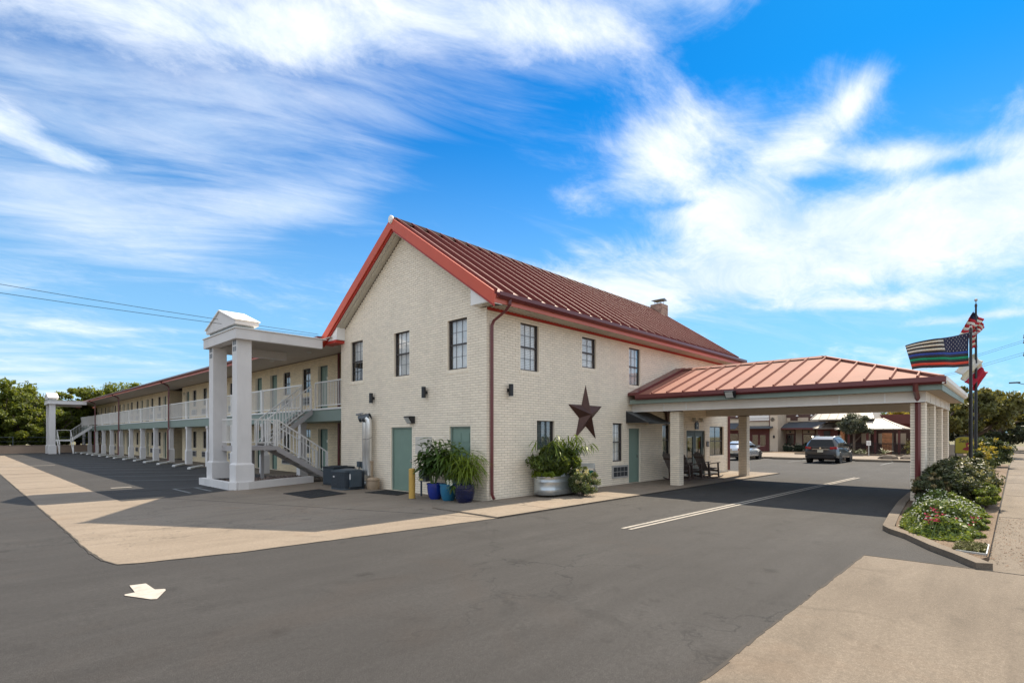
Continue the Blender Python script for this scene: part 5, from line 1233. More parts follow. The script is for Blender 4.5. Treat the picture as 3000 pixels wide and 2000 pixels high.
# round clipped shrubs by the tower, palmetto, small tree
for i, y in enumerate((7.65, 6.6, 5.55)): shrub('clipped_shrub', (53.2, y, .1), (.55, .55, .5), 1500, .11, mat('leaf_very_dark', (.02, .035, .015), .6, .5, 3, island=.6), 'round dark clipped shrub by the restaurant wall, %s from the tower' % ['first', 'second', 'third'][i], 'shrub', 'clipped shrubs at the restaurant wall', 30, 40 + i)
def tree(name, x, y, h, rad, n, size, m, label, clumps=60, seed=1, trunk=.18, zc=None, cr=.2, z0=0, group=None, shell=.5):
    t = thing(name, (x, y, z0), label, 'tree', group); rg = random.Random(seed); zc = zc or h - rad[2]
    p, nr = crown_points((x, y, zc), rad, n, clumps, min(rad) * cr, seed, shell); leaf_cloud('crown', p, nr, size, m, t, seed=seed, tilt=1.1)
    b = MB(); top = zc + rad[2] * .3; w_ = [rg.uniform(-.12, .12) * rad[0] for _ in range(4)]
    b.tube([(x, y, z0 - .1), (x + w_[0] * .5, y + w_[1] * .5, z0 + (top - z0) * .35), (x + w_[0], y + w_[1], z0 + (top - z0) * .7), (x, y, top)], [trunk * 1.25, trunk, trunk * .7, trunk * .25], 8)
    for k in range(9):
        a = k * 2.4; zb = z0 + (top - z0) * rg.uniform(.35, .8); e = rg.uniform(.55, .9)
        b.tube([(x + w_[0] * .6, y + w_[1] * .6, zb), (x + rad[0] * e * .5 * math.cos(a), y + rad[1] * e * .5 * math.sin(a), zb + rad[2] * .35), (x + rad[0] * e * math.cos(a), y + rad[1] * e * math.sin(a), zb + rad[2] * .75)], [trunk * .55, trunk * .35, trunk * .1], 6)
    b.build('trunk', BARK, t, smooth=True); return t
tree('small_tree', 46.2, .05, 3.9, (1.25, 1.25, 1.1), 5200, .13, LEAFG, 'small grey green tree before the restaurant, right of the dark car', 46, 51, .1, z0=.12, cr=.3)
tree('golden_tree', 58.5, -2.3, 5.2, (2.0, 1.7, 1.9), 5200, .2, LEAFY, 'yellow gold leaved tree beside the patio, seen left of the brick columns', 46, 52, .12, cr=.28)
shrub('bare_bush', (47.2, -4.3, .1), (.7, .8, .8), 900, .07, LEAFO, 'thin brown bush by the patio fence, right of the orange brick pier', 'shrub', clumps=40, seed=54)
for i, (x, y) in enumerate(((45.6, -.2), (45.4, -2.3), (45.2, -.9))):
    t = thing('spiky_plant', (x, y, .12), 'spiky pale green yucca on the island, %s' % ['at the foot of the small tree', 'in front of the orange brick pier', 'under the notice sign'][i], 'plant', 'yuccas on the island')
    yl_ = leaf_mesh('leaf', .75, .05, mat('leaf_yucca', (.2, .22, .1), .5, .3, island=.5), .5, 4)
    for k in range(34): put_leaf(yl_, t, (x, y, .25), k * 2.4, random.uniform(-1.3, .0), random.uniform(.7, 1.1))

# ------------------------------------------------------------------ cars (front towards +X)
def loft(b, st, nf=8):
    """stations: (x, zlow, ztop, halfwidth_low, halfwidth_top)"""
    i0 = len(b.v)
    for x, zl, zt, hl, ht in st:
        zm = zl + (zt - zl) * .5; r_ = min(.09, (zt - zl) * .25)
        ring = [(hl * .86, zl), (hl, zl + r_), (hl * 1.0, zm), (ht, zt - r_), (ht * .9, zt), (-ht * .9, zt), (-ht, zt - r_), (-hl, zm), (-hl, zl + r_), (-hl * .86, zl)]
        b.v += [(x, y, z) for y, z in ring]
    n = 10
    for k in range(len(st) - 1):
        for j in range(n): b.f.append((i0 + k * n + j, i0 + k * n + (j + 1) % n, i0 + (k + 1) * n + (j + 1) % n, i0 + (k + 1) * n + j))
    b.f.append(tuple(i0 + j for j in range(n))[::-1]); b.f.append(tuple(i0 + (len(st) - 1) * n + j for j in range(n)))
def wheel(t, x, y, r_, wd):
    b = MB(); n = 22; s_ = 1 if y > 0 else -1
    b.tube([(x, y - s_ * wd, r_), (x, y - s_ * wd * .95, r_), (x, y, r_)], [r_ * .9, r_, r_ * .97], n); w_ = b.build('tyre', TYRE, t, smooth=True)
    b = MB(); b.tube([(x, y - s_ * .02, r_), (x, y + s_ * .006, r_)], r_ * .66, n)
    rim = b.build('rim', RIMM, w_)
    b = MB()
    for k in range(5): a = R(72 * k + 36); b.bar((x + r_ * .2 * math.cos(a), y + s_ * .008, r_ + r_ * .2 * math.sin(a)), (x + r_ * .56 * math.cos(a), y + s_ * .008, r_ + r_ * .56 * math.sin(a)), .07, .012)
    b.build('rim_gap', BLACK, w_)
def car(loc, rz, label, paint, suv):
    t = thing('parked_car', loc, label, 'car', rz=rz, local=True)
    if suv:
        body = [(.02, .42, .80, .80, .84), (.08, .32, .98, .93, .90), (.3, .28, 1.06, .99, .94), (1.2, .26, 1.07, 1.0, .95), (3.3, .26, 1.04, 1.0, .94), (4.3, .28, .97, .98, .88), (4.9, .34, .84, .90, .78), (5.08, .42, .70, .74, .66)]
        cab = [(.14, 1.0, 1.10, .88, .86), (.42, 1.0, 1.60, .90, .70), (.75, 1.0, 1.72, .92, .70), (1.8, 1.0, 1.80, .93, .71), (2.6, 1.0, 1.78, .93, .70), (3.2, 1.0, 1.58, .92, .68), (3.95, 1.0, 1.06, .90, .80)]
        L, wx, wr, hw = 5.08, (.98, 4.0), .37, 1.0
    else:
        body = [(.02, .42, .78, .72, .72), (.1, .30, .92, .84, .80), (.4, .24, .96, .89, .84), (1.2, .22, .94, .90, .85), (3.0, .22, .90, .90, .85), (3.9, .24, .80, .88, .80), (4.4, .30, .66, .80, .66), (4.55, .36, .56, .66, .56)]
        cab = [(.55, .86, .95, .76, .74), (1.05, .86, 1.28, .80, .62), (1.6, .86, 1.42, .82, .60), (2.3, .86, 1.44, .82, .60), (2.8, .86, 1.34, .81, .60), (3.45, .86, .90, .78, .70)]
        L, wx, wr, hw = 4.55, (.86, 3.55), .32, .9
    b = MB(); loft(b, body); bd = b.build('body', paint, t, smooth=True, bevel=0)
    b = MB(); loft(b, cab); cb_ = b.build('cabin', paint, t, smooth=True)
    # glass: rear screen, side windows, windscreen, slightly proud of the cabin
    zb, zt = (1.12, 1.58) if suv else (.97, 1.27)
    e = .012
    def side_y(x, z):
        for (x0, zl0, zt0, hl0, ht0), (x1, zl1, zt1, hl1, ht1) in zip(cab, cab[1:]):
            if x0 <= x <= x1:
                f = (x - x0) / (x1 - x0); zl = zl0 + (zl1 - zl0) * f; zt_ = zt0 + (zt1 - zt0) * f; hl = hl0 + (hl1 - hl0) * f; ht = ht0 + (ht1 - ht0) * f; zm = zl + (zt_ - zl) * .5
                if z <= zm: return hl
                return hl + (ht - hl) * min(1, (z - zm) / max(.01, (zt_ - min(.09, (zt_ - zl) * .25)) - zm))
        return .8
    wins = [(.62, 1.32), (1.38, 2.2), (2.27, 3.1)] if suv else [(1.2, 1.75), (1.82, 2.6), (2.66, 3.0)]
    for s_ in (-1, 1):
        for a, c in wins:
            zt2 = zt if not (c > 3.0 and suv) else 1.5; b = MB(); q = 6; zq = []
            for k in range(q + 1):
                x = a + (c - a) * k / q; top = min([zt2 + .06] + [zl + (zu - zl) * ((x - x0) / (x1 - x0)) - .12 for (x0, _, zl, _, _), (x1, _, zu, _, _) in zip(cab, cab[1:]) if x0 <= x <= x1])
                col_ = [(x, s_ * (side_y(x, zb + (top - zb) * f) + e), zb + (top - zb) * f) for f in (0, .5, 1)]; b.v += col_
            for k in range(q):
                for j in range(2): f_ = (k * 3 + j, k * 3 + j + 1, k * 3 + j + 4, k * 3 + j + 3); b.f.append(f_ if s_ > 0 else f_[::-1])
            b.build('side_window', CARG, t)
    x0, x1 = (.155, .41) if suv else (.62, 1.08); z0_, z1_ = (1.14, 1.58) if suv else (.985, 1.27)
    hw0, hw1 = (.80, .62) if suv else (.66, .54)
    b = MB(); b.quad((x0 - .01, -hw0, z0_), (x0 - .01, hw0, z0_), (x1 - .05, hw1, z1_), (x1 - .05, -hw1, z1_)); b.quad((x0 + .03, -hw0, z0_), (x0 + .03, hw0, z0_), (x1, hw1, z1_), (x1, -hw1, z1_)); b.f[1] = b.f[1][::-1]; b.build('rear_screen', CARG, t)
    xa, xc = (3.9, 3.22) if suv else (3.4, 2.82); b = MB(); b.quad((xa + .02, -.72, zb - .02), (xa + .02, .72, zb - .02), (xc + .03, .58, zt - .05), (xc + .03, -.58, zt - .05)); b.build('windscreen', CARG, t)
    for s_ in (-1, 1):
        b = MB(); zl = 1.0 if suv else .80
        b.hexa([(-.0, s_ * hw * .58, zl - .06), (.16, s_ * hw * .955, zl - .04), (.3, s_ * hw * .98, zl - .02), (.1, s_ * hw * .58, zl - .04), (.0, s_ * hw * .55, zl + .08), (.12, s_ * hw * .93, zl + .13), (.34, s_ * hw * .95, zl + .12), (.1, s_ * hw * .55, zl + .1)]); b.build('tail_lamp', LAMPR, t)
        b = MB(); xm = 3.35 if suv else 2.95; zm = 1.12 if suv else .96; b.hexa([(xm, s_ * hw * .9, zm), (xm + .12, s_ * hw * .9, zm), (xm + .16, s_ * (hw + .16), zm + .02), (xm + .02, s_ * (hw + .16), zm + .02), (xm, s_ * hw * .9, zm + .12), (xm + .12, s_ * hw * .9, zm + .12), (xm + .14, s_ * (hw + .16), zm + .15), (xm + .02, s_ * (hw + .16), zm + .15)]); b.build('wing_mirror', paint, t)
        for x in wx: wheel(t, x, s_ * (hw - .02), wr, .24)
    for x in wx:
        for s_ in (-1, 1): b = MB(); b.tube([(x, s_ * (hw - .26), wr), (x, s_ * (hw + .004), wr)], wr + .045, 20); b.build('wheel_arch', BLACK, t)
    b = MB(); zp = .82 if suv else .62; b.box(-.012, .06, -.17, .17, zp - .08, zp + .08); b.build('number_plate', PLATE, t)
    b = MB(); b.box(-.01, .06, -.5, .5, zp + .1, zp + .125); b.tube([(.0, 0, zp + .2), (.05, 0, zp + .2)], .06, 12); b.build('badge', CHROME, t)
    b = MB(); b.box(.0, .12, -hw * .8, hw * .8, .36, .5); b.build('bumper_insert', BLACK, t)
    b = MB(); b.box(.02, .1, -hw * .9, hw * .9, .535, .55); b.build('bumper_trim', CHROME, t)
    if suv:
        for s_ in (-1, 1): b = MB(); b.tube([(.7, s_ * .66, 1.74), (.85, s_ * .66, 1.80), (2.5, s_ * .66, 1.84), (2.7, s_ * .66, 1.78)], .022, 6); b.build('roof_rail', CHROME, t)
    else:
        b = MB(); b.tube([(1.1, 0, 1.42), (1.0, 0, 1.5)], .012, 4); b.build('aerial', BLACK, t)
    return t
car((29.65, -1.15, 0), R(0), 'dark grey sport utility car parked with its tail lights towards the canopy', CARD, True)
car((29.9, 4.85, 0), R(0), 'silver saloon car parked behind the far brick column of the canopy', CARS, False)

# ------------------------------------------------------------------ planting bed, flagpoles, signs
p = []; rg = np.random.default_rng(3)
N = 26000
x = rg.uniform(1.25, 5.7, N); y = rg.uniform(-10.3, -8.75, N)
lo = np.interp(x, [.9, 1.6, 2.4, 4, 5.6], [-9.75, -9.25, -9.0, -8.85, -8.75]); keep = (y < lo - .12 * rg.random(N)) & (y > -10.28 + .22 * np.abs(np.sin(x * 3)))
x, y = x[keep], y[keep]; hh = .34 + .13 * np.sin(x * 2.3 + y * 3.1) + .1 * np.sin(x * 7 + y * 5); ed = np.clip(np.minimum(np.minimum(x - 1.22, 5.8 - x) * 1.6, np.minimum(lo[keep] - y, y + 10.3) * 2.2), .12, 1); z = .06 + hh * ed * rg.random(len(x)) ** .55
pts = np.stack([x, y, z], 1); nr = np.stack([rg.normal(0, .4, len(x)), rg.normal(0, .4, len(x)), np.ones(len(x))], 1)
t = thing('lantana_bed', (3, -9.6, .1), 'low mass of green lantana with small white blooms in the front bed', 'flower bed')
leaf_cloud('foliage', pts, nr, .062, mat('leaf_lantana', (.12, .165, .04), .5, .5, 9, island=.8, trans=.35), t, seed=8, aspect=1.5)
b = MB(); st = MB()
hi = np.argsort(-z)[:len(z) // 2]; sel = rg.choice(hi, 480, replace=False)
for i in sel:
    c = Vector(pts[i]) + Vector((0, 0, random.uniform(.04, .13))); 
    if c.x < 1.9 and random.random() < .7: continue
    r_ = random.uniform(.011, .02); st.bar(c - Vector((0, 0, .1)), c, .004)
    i0 = len(b.v); b.v += [tuple(c + Vector((r_ * math.cos(k * 1.257), r_ * math.sin(k * 1.257), -.004))) for k in range(5)] + [tuple(c + Vector((0, 0, r_ * .7)))]; b.f += [(i0 + k, i0 + (k + 1) % 5, i0 + 5) for k in range(5)]
b.build('white_blooms', PETALW, t, 'stuff'); st.build('flower_stems', STEMM, t, 'stuff')
t = thing('crimson_flowers', (1.8, -9.7, .1), 'cluster of crimson flowers low at the front of the bed', 'flowers')
b = MB()
for cx_, cy_, n, s_ in ((1.75, -9.6, 26, .1), (2.5, -10.0, 8, .2)):
    for k in range(n):
        c = Vector((cx_ + random.gauss(0, s_), cy_ + random.gauss(0, s_ * .6), .3 + random.gauss(.05, .07))); r_ = .034
        for j in range(4): a = j * 1.57 + random.random(); b.quad(c, c + Vector((r_ * math.cos(a), r_ * math.sin(a), r_ * .8)), c + Vector((r_ * 1.2 * math.cos(a + .7), r_ * 1.2 * math.sin(a + .7), r_ * .2)))
b.build('petals', PETALR, t, 'stuff')
b = MB()
for k in range(70):
    c = Vector((1.75 + random.gauss(0, .2), -9.62 + random.gauss(0, .15), .1)); b.bar(c, c + Vector((random.gauss(0, .03), random.gauss(0, .03), random.uniform(.12, .24))), .006)
b.build('flower_stems', STEMM, t, 'stuff')
# dry leaf litter and edging
b = MB()
for k in range(1300):
    x = random.uniform(-.1, 6) ; y = random.choice((random.uniform(-10.75, -10.1), random.uniform(-10.4, -9.2))); 
    if y > -10.3 and x < .6 + (y + 9.9) * 1.6: continue
    if y > -9.0 - max(0, 2 - x) * .5: continue
    z = .07 if y > -10.3 else .009; a = random.random() * 6.28; r_ = random.uniform(.008, .022)
    b.quad(*[(x + r_ * math.cos(a + q) * (1 if i_ % 2 else .5), y + r_ * math.sin(a + q) * (1 if i_ % 2 else .5), z + random.uniform(0, .012)) for i_, q in enumerate((0, 1.57, 3.14, 4.71))])
b.build('leaf_litter', mat('dry_leaf', (.16, .085, .045), .9, .5, 9, island=.9), kind='stuff')
p = rg.uniform(0, 1, (5200, 3)); gx = .35 + p[:, 0] * .75; gy = -10.3 + p[:, 1] * .35; pts = np.stack([gx, gy, .068 + p[:, 2] * .05], 1); nr = np.tile([0, 0, 1.], (len(pts), 1)); leaf_cloud('grass_patch', pts, nr, .035, mat('leaf_grass', (.16, .15, .04), .6, .5, 9, island=.9), None, seed=15, aspect=4)['kind'] = 'stuff'
b = MB(); b.bar((.28, -9.98, .09), (.22, -10.33, .09), .012, .03); b.bar((.22, -10.33, .09), (1.15, -10.33, .09), .012, .03); b.bar((1.15, -10.33, .09), (1.2, -10.0, .09), .012, .03); b.build('garden_edging', GALV, kind='structure')
BUSH = mat('leaf_abelia', (.062, .075, .028), .5, .6, 9, island=.8, trans=.25)
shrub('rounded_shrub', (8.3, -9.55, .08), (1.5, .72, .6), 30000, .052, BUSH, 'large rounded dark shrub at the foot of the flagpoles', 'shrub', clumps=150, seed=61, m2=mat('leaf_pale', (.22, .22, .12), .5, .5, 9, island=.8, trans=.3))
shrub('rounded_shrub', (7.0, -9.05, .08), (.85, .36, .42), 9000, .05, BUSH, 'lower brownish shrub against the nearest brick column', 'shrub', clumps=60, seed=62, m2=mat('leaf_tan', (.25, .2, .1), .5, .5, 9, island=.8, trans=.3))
shrub('loose_bush', (7.2, -10.12, .08), (.9, .22, .32), 7000, .05, mat('leaf_lime', (.13, .17, .03), .5, .5, 9, island=.8, trans=.4), 'loose bright green bush along the sidewalk side of the large shrub', 'shrub', clumps=50, seed=63)
shrub('gold_tipped_shrub', (31, -9.6, .05), (1.15, .95, .85), 9000, .10, mat('leaf_deep', (.05, .07, .02), .5, .5, 3, island=.7, trans=.25), 'clipped dark shrub tipped with yellow leaves beside the sidewalk', 'shrub', clumps=70, seed=64, m2=LEAFY)
shrub('low_shrub', (26, -9.4, .05), (1.3, .6, .6), 6000, .09, LEAFC, 'low bush behind the flagpoles under the yellow sign', 'shrub', clumps=50, seed=65, m2=LEAFY)
def flagpole(x, y, h, r_, label, ball):
    t = thing('flagpole', (x, y, .05), label, 'flagpole', 'flagpoles in the front bed'); b = MB(); b.tube([(x, y, 0), (x, y, h * .5), (x, y, h)], [r_ * 1.1, r_, r_ * .72], 12); b.build('pole', BLACK, t, smooth=True)
    b = MB(); b.lathe([(.0, 0), (.05, .02), (.075, .08), (.05, .14), (.0, .16)] if ball else [(.0, 0), (.04, .02), (.05, .05), (.0, .09)], x, y, 12, z0=h + (.12 if ball else 0)); b.build('finial', GREYP, t, smooth=True)
    b = MB(); b.tube([(x, y, h), (x, y, h + .14)], .018, 6); b.tube([(x, y, h - .15), (x, y, h - .03)], r_ * .95, 10); b.build('truck', BRONZE, t); return t
P1 = (14.06, -9.5); P2 = (25.7, -9.15)
flagpole(*P1, 5.55, .052, 'nearer black flagpole flying the black striped flag', False); flagpole(*P2, 8.55, .058, 'farther and taller black flagpole with a pale ball finial', True)
def cloth(t, name, grid, cells, mats):
    """grid[i][j] of Vectors; cells: material index per cell"""
    nv, nu = len(grid), len(grid[0]); by = {}
    for i in range(nv - 1):
        for j in range(nu - 1): by.setdefault(cells(i, j, nv - 1, nu - 1), []).append((i, j))
    for k, cl_ in by.items():
        b = MB(); seen = {}
        for i, j in cl_:
            f = []
            for q in ((i, j), (i, j + 1), (i + 1, j + 1), (i + 1, j)):
                if q not in seen: seen[q] = len(b.v); b.v.append(tuple(grid[q[0]][q[1]]))
                f.append(seen[q])
            b.f.append(tuple(f))
        o = b.build(mats[k][1], mats[k][0], t, smooth=True); md = o.modifiers.new('cloth', 'SOLIDIFY'); md.thickness = .004
# black thin-line flag streaming from the nearer pole
dirv = Vector((-.69, .62, -.0)).normalized(); sidev = Vector((.62, .69, 0)).normalized()
L_, Hf = 2.28, 1.16; zt = 5.42; px, py = P1; NU, NV = 52, 26
gridf = []
for i in range(NV + 1):
    row = []
    for j in range(NU + 1):
        u, v = j / NU, i / NV; s_ = u * L_
        zz_ = zt - v * (Hf * (1 - .27 * u)) - .52 * u ** 1.2 - .05 * math.sin(u * 5 + .4) + (.10 * u * math.sin(math.pi * v))
        w_ = .10 * u ** .6 * math.sin(u * 8.5 + v * 1.6) + .03 * math.sin(u * 19 + v * 3)
        q = Vector((px, py, zz_)) + dirv * (s_ * (1 - .03 * v) - .06 * u * v) + sidev * w_ + dirv * .06; row.append(q)
    gridf.append(row)
t = thing('black_striped_flag', (px, py, 4.2), 'black and white striped flag with blue, green and red lines and white stars', 'flag')
names = [(FLK, 'black_stripe'), (FLW, 'white_stripe'), (FLB, 'blue_line'), (FLG, 'green_line'), (FLO, 'red_line'), (FLN, 'star_field')]
def bcell(i, j, nv, nu):
    r_ = i * 13 // nv
    if r_ < 7 and j < nu * .42: return 5
    return {1: 1, 3: 1, 5: 1, 7: 2, 9: 3, 11: 4}.get(r_, 0)
cloth(t, 'flag', gridf, bcell, names)
b = MB()
def gpt(u, v, off):
    j = min(NU - 1, int(u * NU)); i = min(NV - 1, int(v * NV)); a, c, d = gridf[i][j], gridf[i][j + 1], gridf[i + 1][j]; fu, fv = u * NU - j, v * NV - i
    n = (c - a).cross(d - a).normalized(); return a + (c - a) * fu + (d - a) * fv + n * off
for r_ in range(7):
    for c_ in range(7 if r_ % 2 == 0 else 6):
        u0_ = (.035 + .057 * c_ + (.0285 if r_ % 2 else 0)); v0_ = .06 + r_ * .073
        for off in (.007, -.007):
            ps = [gpt(u0_ + (.017 if k % 2 == 0 else .007) * math.cos(R(90 + 36 * k)) * .5 * 1.0, v0_ - (.03 if k % 2 == 0 else .012) * math.sin(R(90 + 36 * k)), off) for k in range(10)]
            b.quad(*ps)
b.build('stars', FLW, t, 'stuff')
# crumpled red, white and blue striped flag and the white and red flag on the taller pole
def at2(u_, v_, depth=0):
    """flag-local layout in the plane of the pole: u_ to the street side, v_ up, in metres"""
    q = Vector((P2[0], P2[1], v_)) + Vector((.69, -.72, 0)) * u_ + Vector((.72, .69, 0)) * depth; return q
def patch(c00, c10, c11, c01, nu, nv, amp, fr):
    g_ = []
    for i in range(nv + 1):
        v = i / nv; row = []
        for j in range(nu + 1):
            u = j / nu; a = (c00[0] * (1 - u) + c10[0] * u) * (1 - v) + (c01[0] * (1 - u) + c11[0] * u) * v; z = (c00[1] * (1 - u) + c10[1] * u) * (1 - v) + (c01[1] * (1 - u) + c11[1] * u) * v
            row.append(at2(a, z + .03 * math.sin(u * 9 + v * 4), amp * math.sin(u * fr + v * 2.2) + .5 * amp * math.sin(u * fr * 2.3 - v * 3)))
        g_.append(row)
    return g_
K = 27.0 / 1552 * .1913
def uv(cx_, cy_): return ((cx_ - 1358) * K, 8.6 - (cy_ - 190) * K)
t = thing('stars_and_stripes_flag', (P2[0], P2[1], 7), 'crumpled red and white striped flag with navy corner high on the taller pole', 'flag')
nm = [(FLR, 'red_stripe'), (FLW, 'white_stripe'), (FLN, 'navy_corner')]
g1 = patch(uv(1335, 300), uv(1525, 560), uv(1290, 700), uv(1085, 730), 24, 18, .12, 9)
cloth(t, 'flag', g1, lambda i, j, nv, nu: 2 if (i < 4 and j < 9) else (i * 9 // nv) % 2, nm)
g2 = patch(uv(1245, 600), uv(1368, 590), uv(1392, 862), uv(1270, 895), 12, 14, .07, 7)
cloth(t, 'flag', g2, lambda i, j, nv, nu: (i * 7 // nv) % 2, nm)
t = thing('white_and_red_flag', (P2[0], P2[1], 4.5), 'white over red flag hanging in a fold between the two flagpoles', 'flag')
g3 = patch(uv(1350, 945), uv(1470, 1150), uv(1195, 1395), uv(1045, 1235), 16, 16, .10, 7)
cloth(t, 'flag', g3, lambda i, j, nv, nu: 0, [(FLW, 'white_stripe')])
g4 = patch(uv(1470, 1150), uv(1525, 1300), uv(1370, 1552), uv(1195, 1395), 16, 12, .10, 7)
cloth(t, 'flag', g4, lambda i, j, nv, nu: 0, [(mat('flag_crimson', (.40, .015, .04), .75, .1, trans=.25), 'red_stripe')])
# yellow arched sign board
SX, SY = 33.2, -8.3
t = thing('arched_sign', (SX, SY, 0), 'yellow arched sign board with black script and a dark red figure', 'sign')
arc = [(-.45, .75), (.45, .75), (.45, 1.62)] + [(.45 * math.cos(a), 1.62 + .17 * math.sin(a)) for a in [k * math.pi / 10 for k in range(1, 10)]] + [(-.45, 1.62)]
b = MB(); b.prism([(SY - u, z) for u, z in arc], 'x', SX, SX + .06); b.build('board', SIGNY, t)
b = MB(); ring = [(SX + .03, SY - u, z) for u, z in arc]; b.tube(ring + ring[:1], .035, 5); b.build('frame', BRONZE, t)
b = MB(); b.prism([(SY - u * .5 + -.12, z * .55 + .62) for u, z in ((-.45, .65), (.5, .45), (.3, .95), (.55, 1.2), (.2, 1.5), (-.15, 1.35), (-.05, .95), (-.35, .8))], 'x', SX - .012, SX - .003); b.build('emblem', mat('sign_red', (.22, .01, .02), .5, .1), t)
fc = bpy.data.curves.new('lettering', 'FONT'); fc.body = 'Sea'; fc.size = .34; fc.shear = .3; fc.extrude = .004; fo = bpy.data.objects.new('tmp', fc); C.objects.link(fo)
dg = bpy.context.evaluated_depsgraph_get(); me = bpy.data.meshes.new_from_object(fo.evaluated_get(dg)); bpy.data.objects.remove(fo); me.materials.clear(); me.materials.append(BLACK)
o = bpy.data.objects.new('lettering', me); C.objects.link(o); o.parent = t; o.matrix_parent_inverse = Matrix.Translation(-Vector((SX, SY, 0))); o.location = (SX - .008, SY + .3, 1.42); o.rotation_euler = (R(90), 0, R(-90))
for y in (SY - .42, SY + .42): b = MB(); b.box(SX, SX + .07, y - .04, y + .04, 0, .75); b.build('post', BRONZE, t)
t = thing('low_wall', (52, -6, 0), 'low pale block wall far behind the brick columns', 'wall'); b = MB(); b.box(52, 52.2, -7.2, -4.8, 0, 1.0); b.build('block_panel', RSTONE, t); b = MB(); b.box(51.97, 52.23, -7.22, -4.78, 1.003, 1.06); b.build('coping', WHITE, t)

# ------------------------------------------------------------------ trees
tree('oak_tree', 52, -7.9, 6.4, (4.0, 3.3, 2.5), 15000, .26, LEAFO, 'broad olive green oak behind the flagpoles', 90, 71, .38, cr=.24)
tree('oak_tree', 46, -6.2, 5.2, (2.0, 2.0, 1.7), 6500, .2, LEAFO, 'smaller olive oak just right of the brick columns', 50, 72, .22, cr=.26)
for i, (x, y, h, r_) in enumerate(((72, -9.3, 5.6, 4.2), (82, -12.5, 5.4, 4.5), (92, -6, 6.5, 5.0), (100, -16, 6.0, 5.0), (75, -4.5, 5.6, 4.0))):
    tree('dark_tree', x, y, h, (r_, r_ * .9, h * .48), 9000, .3, mat('leaf_dark_green', (.045, .058, .03), .6, .5, .5, island=.5, trans=.2), 'dark bushy tree behind the oak, %s' % ['beside the sidewalk end', 'across the far sidewalk', 'deep behind the oak', 'farthest by the utility pole', 'behind the patio parapet'][i], 60, 80 + i, .25, zc=h * .5, cr=.26, group='dark trees beyond the oak')  # these trees have dark green leaves of their own
for i, (x, y, h, r_) in enumerate(((70, 6, 6.2, 4), (75, 14, 7, 5), (72, 0, 5.4, 3.5))): tree('far_tree', x, y, h, (r_, r_, h * .45), 5000, .35, LEAFC, 'green tree rising behind the restaurant roof, %s' % ['above the porch', 'above the tower', 'above the patio parapet'][i], 50, 90 + i, .25, cr=.28, group='trees behind the restaurant')
lefts = [(-11.5, 69, 7.4, 4.0), (-6.6, 71, 8.1, 3.8), (-1.4, 73, 7.2, 3.0), (2.4, 79, 8.4, 4.4), (-9, 75, 7.6, 4.2), (7.5, 84, 9.6, 4.6), (-15, 67, 8.0, 4.0), (-3, 78, 8.2, 4.4), (4.6, 75.5, 5.0, 2.8), (-8.6, 67.6, 5.6, 2.6), (.0, 72, 5.8, 2.6), (-13, 67.4, 6.4, 2.6), (-5.2, 68.2, 5.2, 2.4), (-2.6, 68.4, 4.6, 2.2), (2.6, 70.5, 5.4, 2.6), (-10.6, 68.2, 5.4, 2.4)]
nms = ['tallest at the picture edge', 'left of the far portico', 'behind the far portico', 'above the far stairs', 'second row, left side', 'above the end of the wing roof', 'beyond the left edge', 'second row, behind the portico', 'low, beside the wing end', 'low, over the left wall', 'low, behind the far stairs', 'low, at the left edge', 'low, just left of the far portico', 'low, just right of the far portico', 'low, under the wing roof end', 'low, second from the left edge']
for i, (x, y, h, r_) in enumerate(lefts):
    tree('leafy_tree', x, y, h, (r_, r_ * .85, h * .54), 13000, .27, LEAFT, 'yellow green leafy tree beyond the parking wall, %s' % nms[i], 70, 100 + i, .22, zc=h * .5, cr=.25, group='leafy trees at the far end of the lot', shell=.4)
t = thing('retaining_wall', (-9, 66, 0), 'low tan retaining wall at the far end of the parking lot', 'wall')
b = MB(); b.box(-40, 1.5, 65.8, 66.1, 0, .78); b.build('wall_panel', mat('tan_render', (.36, .26, .19), .85, .12, 1), t); b = MB(); b.box(-40, 1.5, 65.76, 66.14, .783, .84); b.build('coping', mat('tan_coping', (.3, .23, .18), .85, .1), t)
t = thing('wire_fence', (-9, 66.4, 0), 'thin dark wire fence standing behind the retaining wall', 'fence'); b = MB(); b.bar((-40, 66.4, 1.7), (1.5, 66.4, 1.7), .05); b.bar((-40, 66.4, 1.25), (1.5, 66.4, 1.25), .02)
b.build('rail', CONDT, t)
for x in range(-18, 3, 3): b = MB(); b.bar((x, 66.4, 0), (x, 66.4, 1.75), .06); b.build('post', CONDT, t)
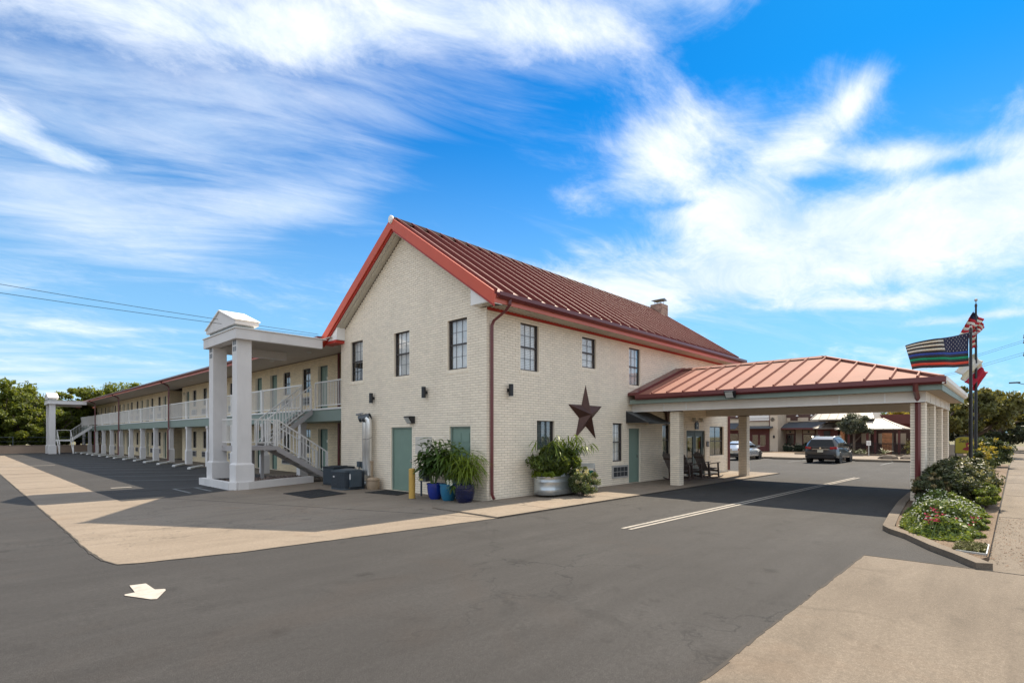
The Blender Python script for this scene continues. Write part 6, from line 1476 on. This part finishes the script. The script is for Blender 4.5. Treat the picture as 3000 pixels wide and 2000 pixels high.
# utility pole, street lamp, wires
ux, uy = 68, -12.15
t = thing('utility_pole', (ux, uy, 0), 'brown wooden utility pole with cross arms at the right picture edge', 'utility pole')
b = MB(); b.tube([(ux, uy, -.1), (ux, uy, 12.4)], [.19, .13], 10); b.build('pole', POLEW, t)
for z in (10.35, 11.7, 12.25):
    b = MB(); b.bar((ux, uy - 1.2, z), (ux, uy + 1.0, z), .12); a = b.build('cross_arm', POLEW, t)
    for y in (uy + .9, uy + .4, uy - .5): b = MB(); b.lathe([(.05, 0), (.07, .1), (.05, .2), (.08, .25), (.0, .32)], ux, y, 8, z0=z + .06); b.build('insulator', CONDT, a)
b = MB(); b.bar((ux, uy, 7.0), (ux, uy + 1.5, 7.5), .06); b.build('lamp_arm', CONDT, t); b = MB(); b.box(ux - .15, ux + .15, uy + 1.2, uy + 2.1, 7.46, 7.6); b.build('street_lamp_head', CONDT, t)
b = MB(); b.bar((ux, uy, 5.9), (ux, uy + .8, 5.9), .06); b.build('bracket', CONDT, t)
t = thing('overhead_wires', (ux, uy, 10), 'thin overhead wires strung from the utility pole', 'wires')
for z, y in ((10.7, .9), (10.6, .4), (12.0, .9), (11.95, .4)):
    b = MB(); b.tube([(ux, uy + y, z)] + [(ux + 26 * f, uy + y + 24 * f, z + .4 * f - 1.6 * math.sin(math.pi * f)) for f in (.25, .5, .75, 1)], .013, 4); b.build('wire', WIRE, t)
t = thing('service_wires', (-3, 10, 5), 'two thin dark service wires sagging down to the near portico', 'wires')
for a, c, sg in (((-34, 22, 11.9), (-.5, 8.9, 5.75), 1.1), ((-32, 20, 10.1), (-.45, 8.6, 5.62), .9)):
    b = MB(); A, B = Vector(a), Vector(c); b.tube([A.lerp(B, k / 14) - Vector((0, 0, sg * math.sin(math.pi * k / 14))) for k in range(15)], .008, 4); b.build('wire', WIRE, t)
for i, (x, y) in enumerate(((60, -1.2), (61.4, -2.0))):
    t = thing('roof_vent_pipe', (x, y, 0), 'thin dark pole rising behind the canopy corner, %s' % ['the thicker one', 'the thinner one'][i], 'pole', 'poles behind the canopy'); b = MB(); r_ = .16 if i == 0 else .07; b.tube([(x, y, 0), (x, y, 7.6)], r_, 8); b.build('shaft', CONDT, t); b = MB(); b.lathe([(r_ + .05, 0), (r_ + .05, .15), (.0, .2)], x, y, 10, z0=7.6); b.build('cap', CONDT, t)
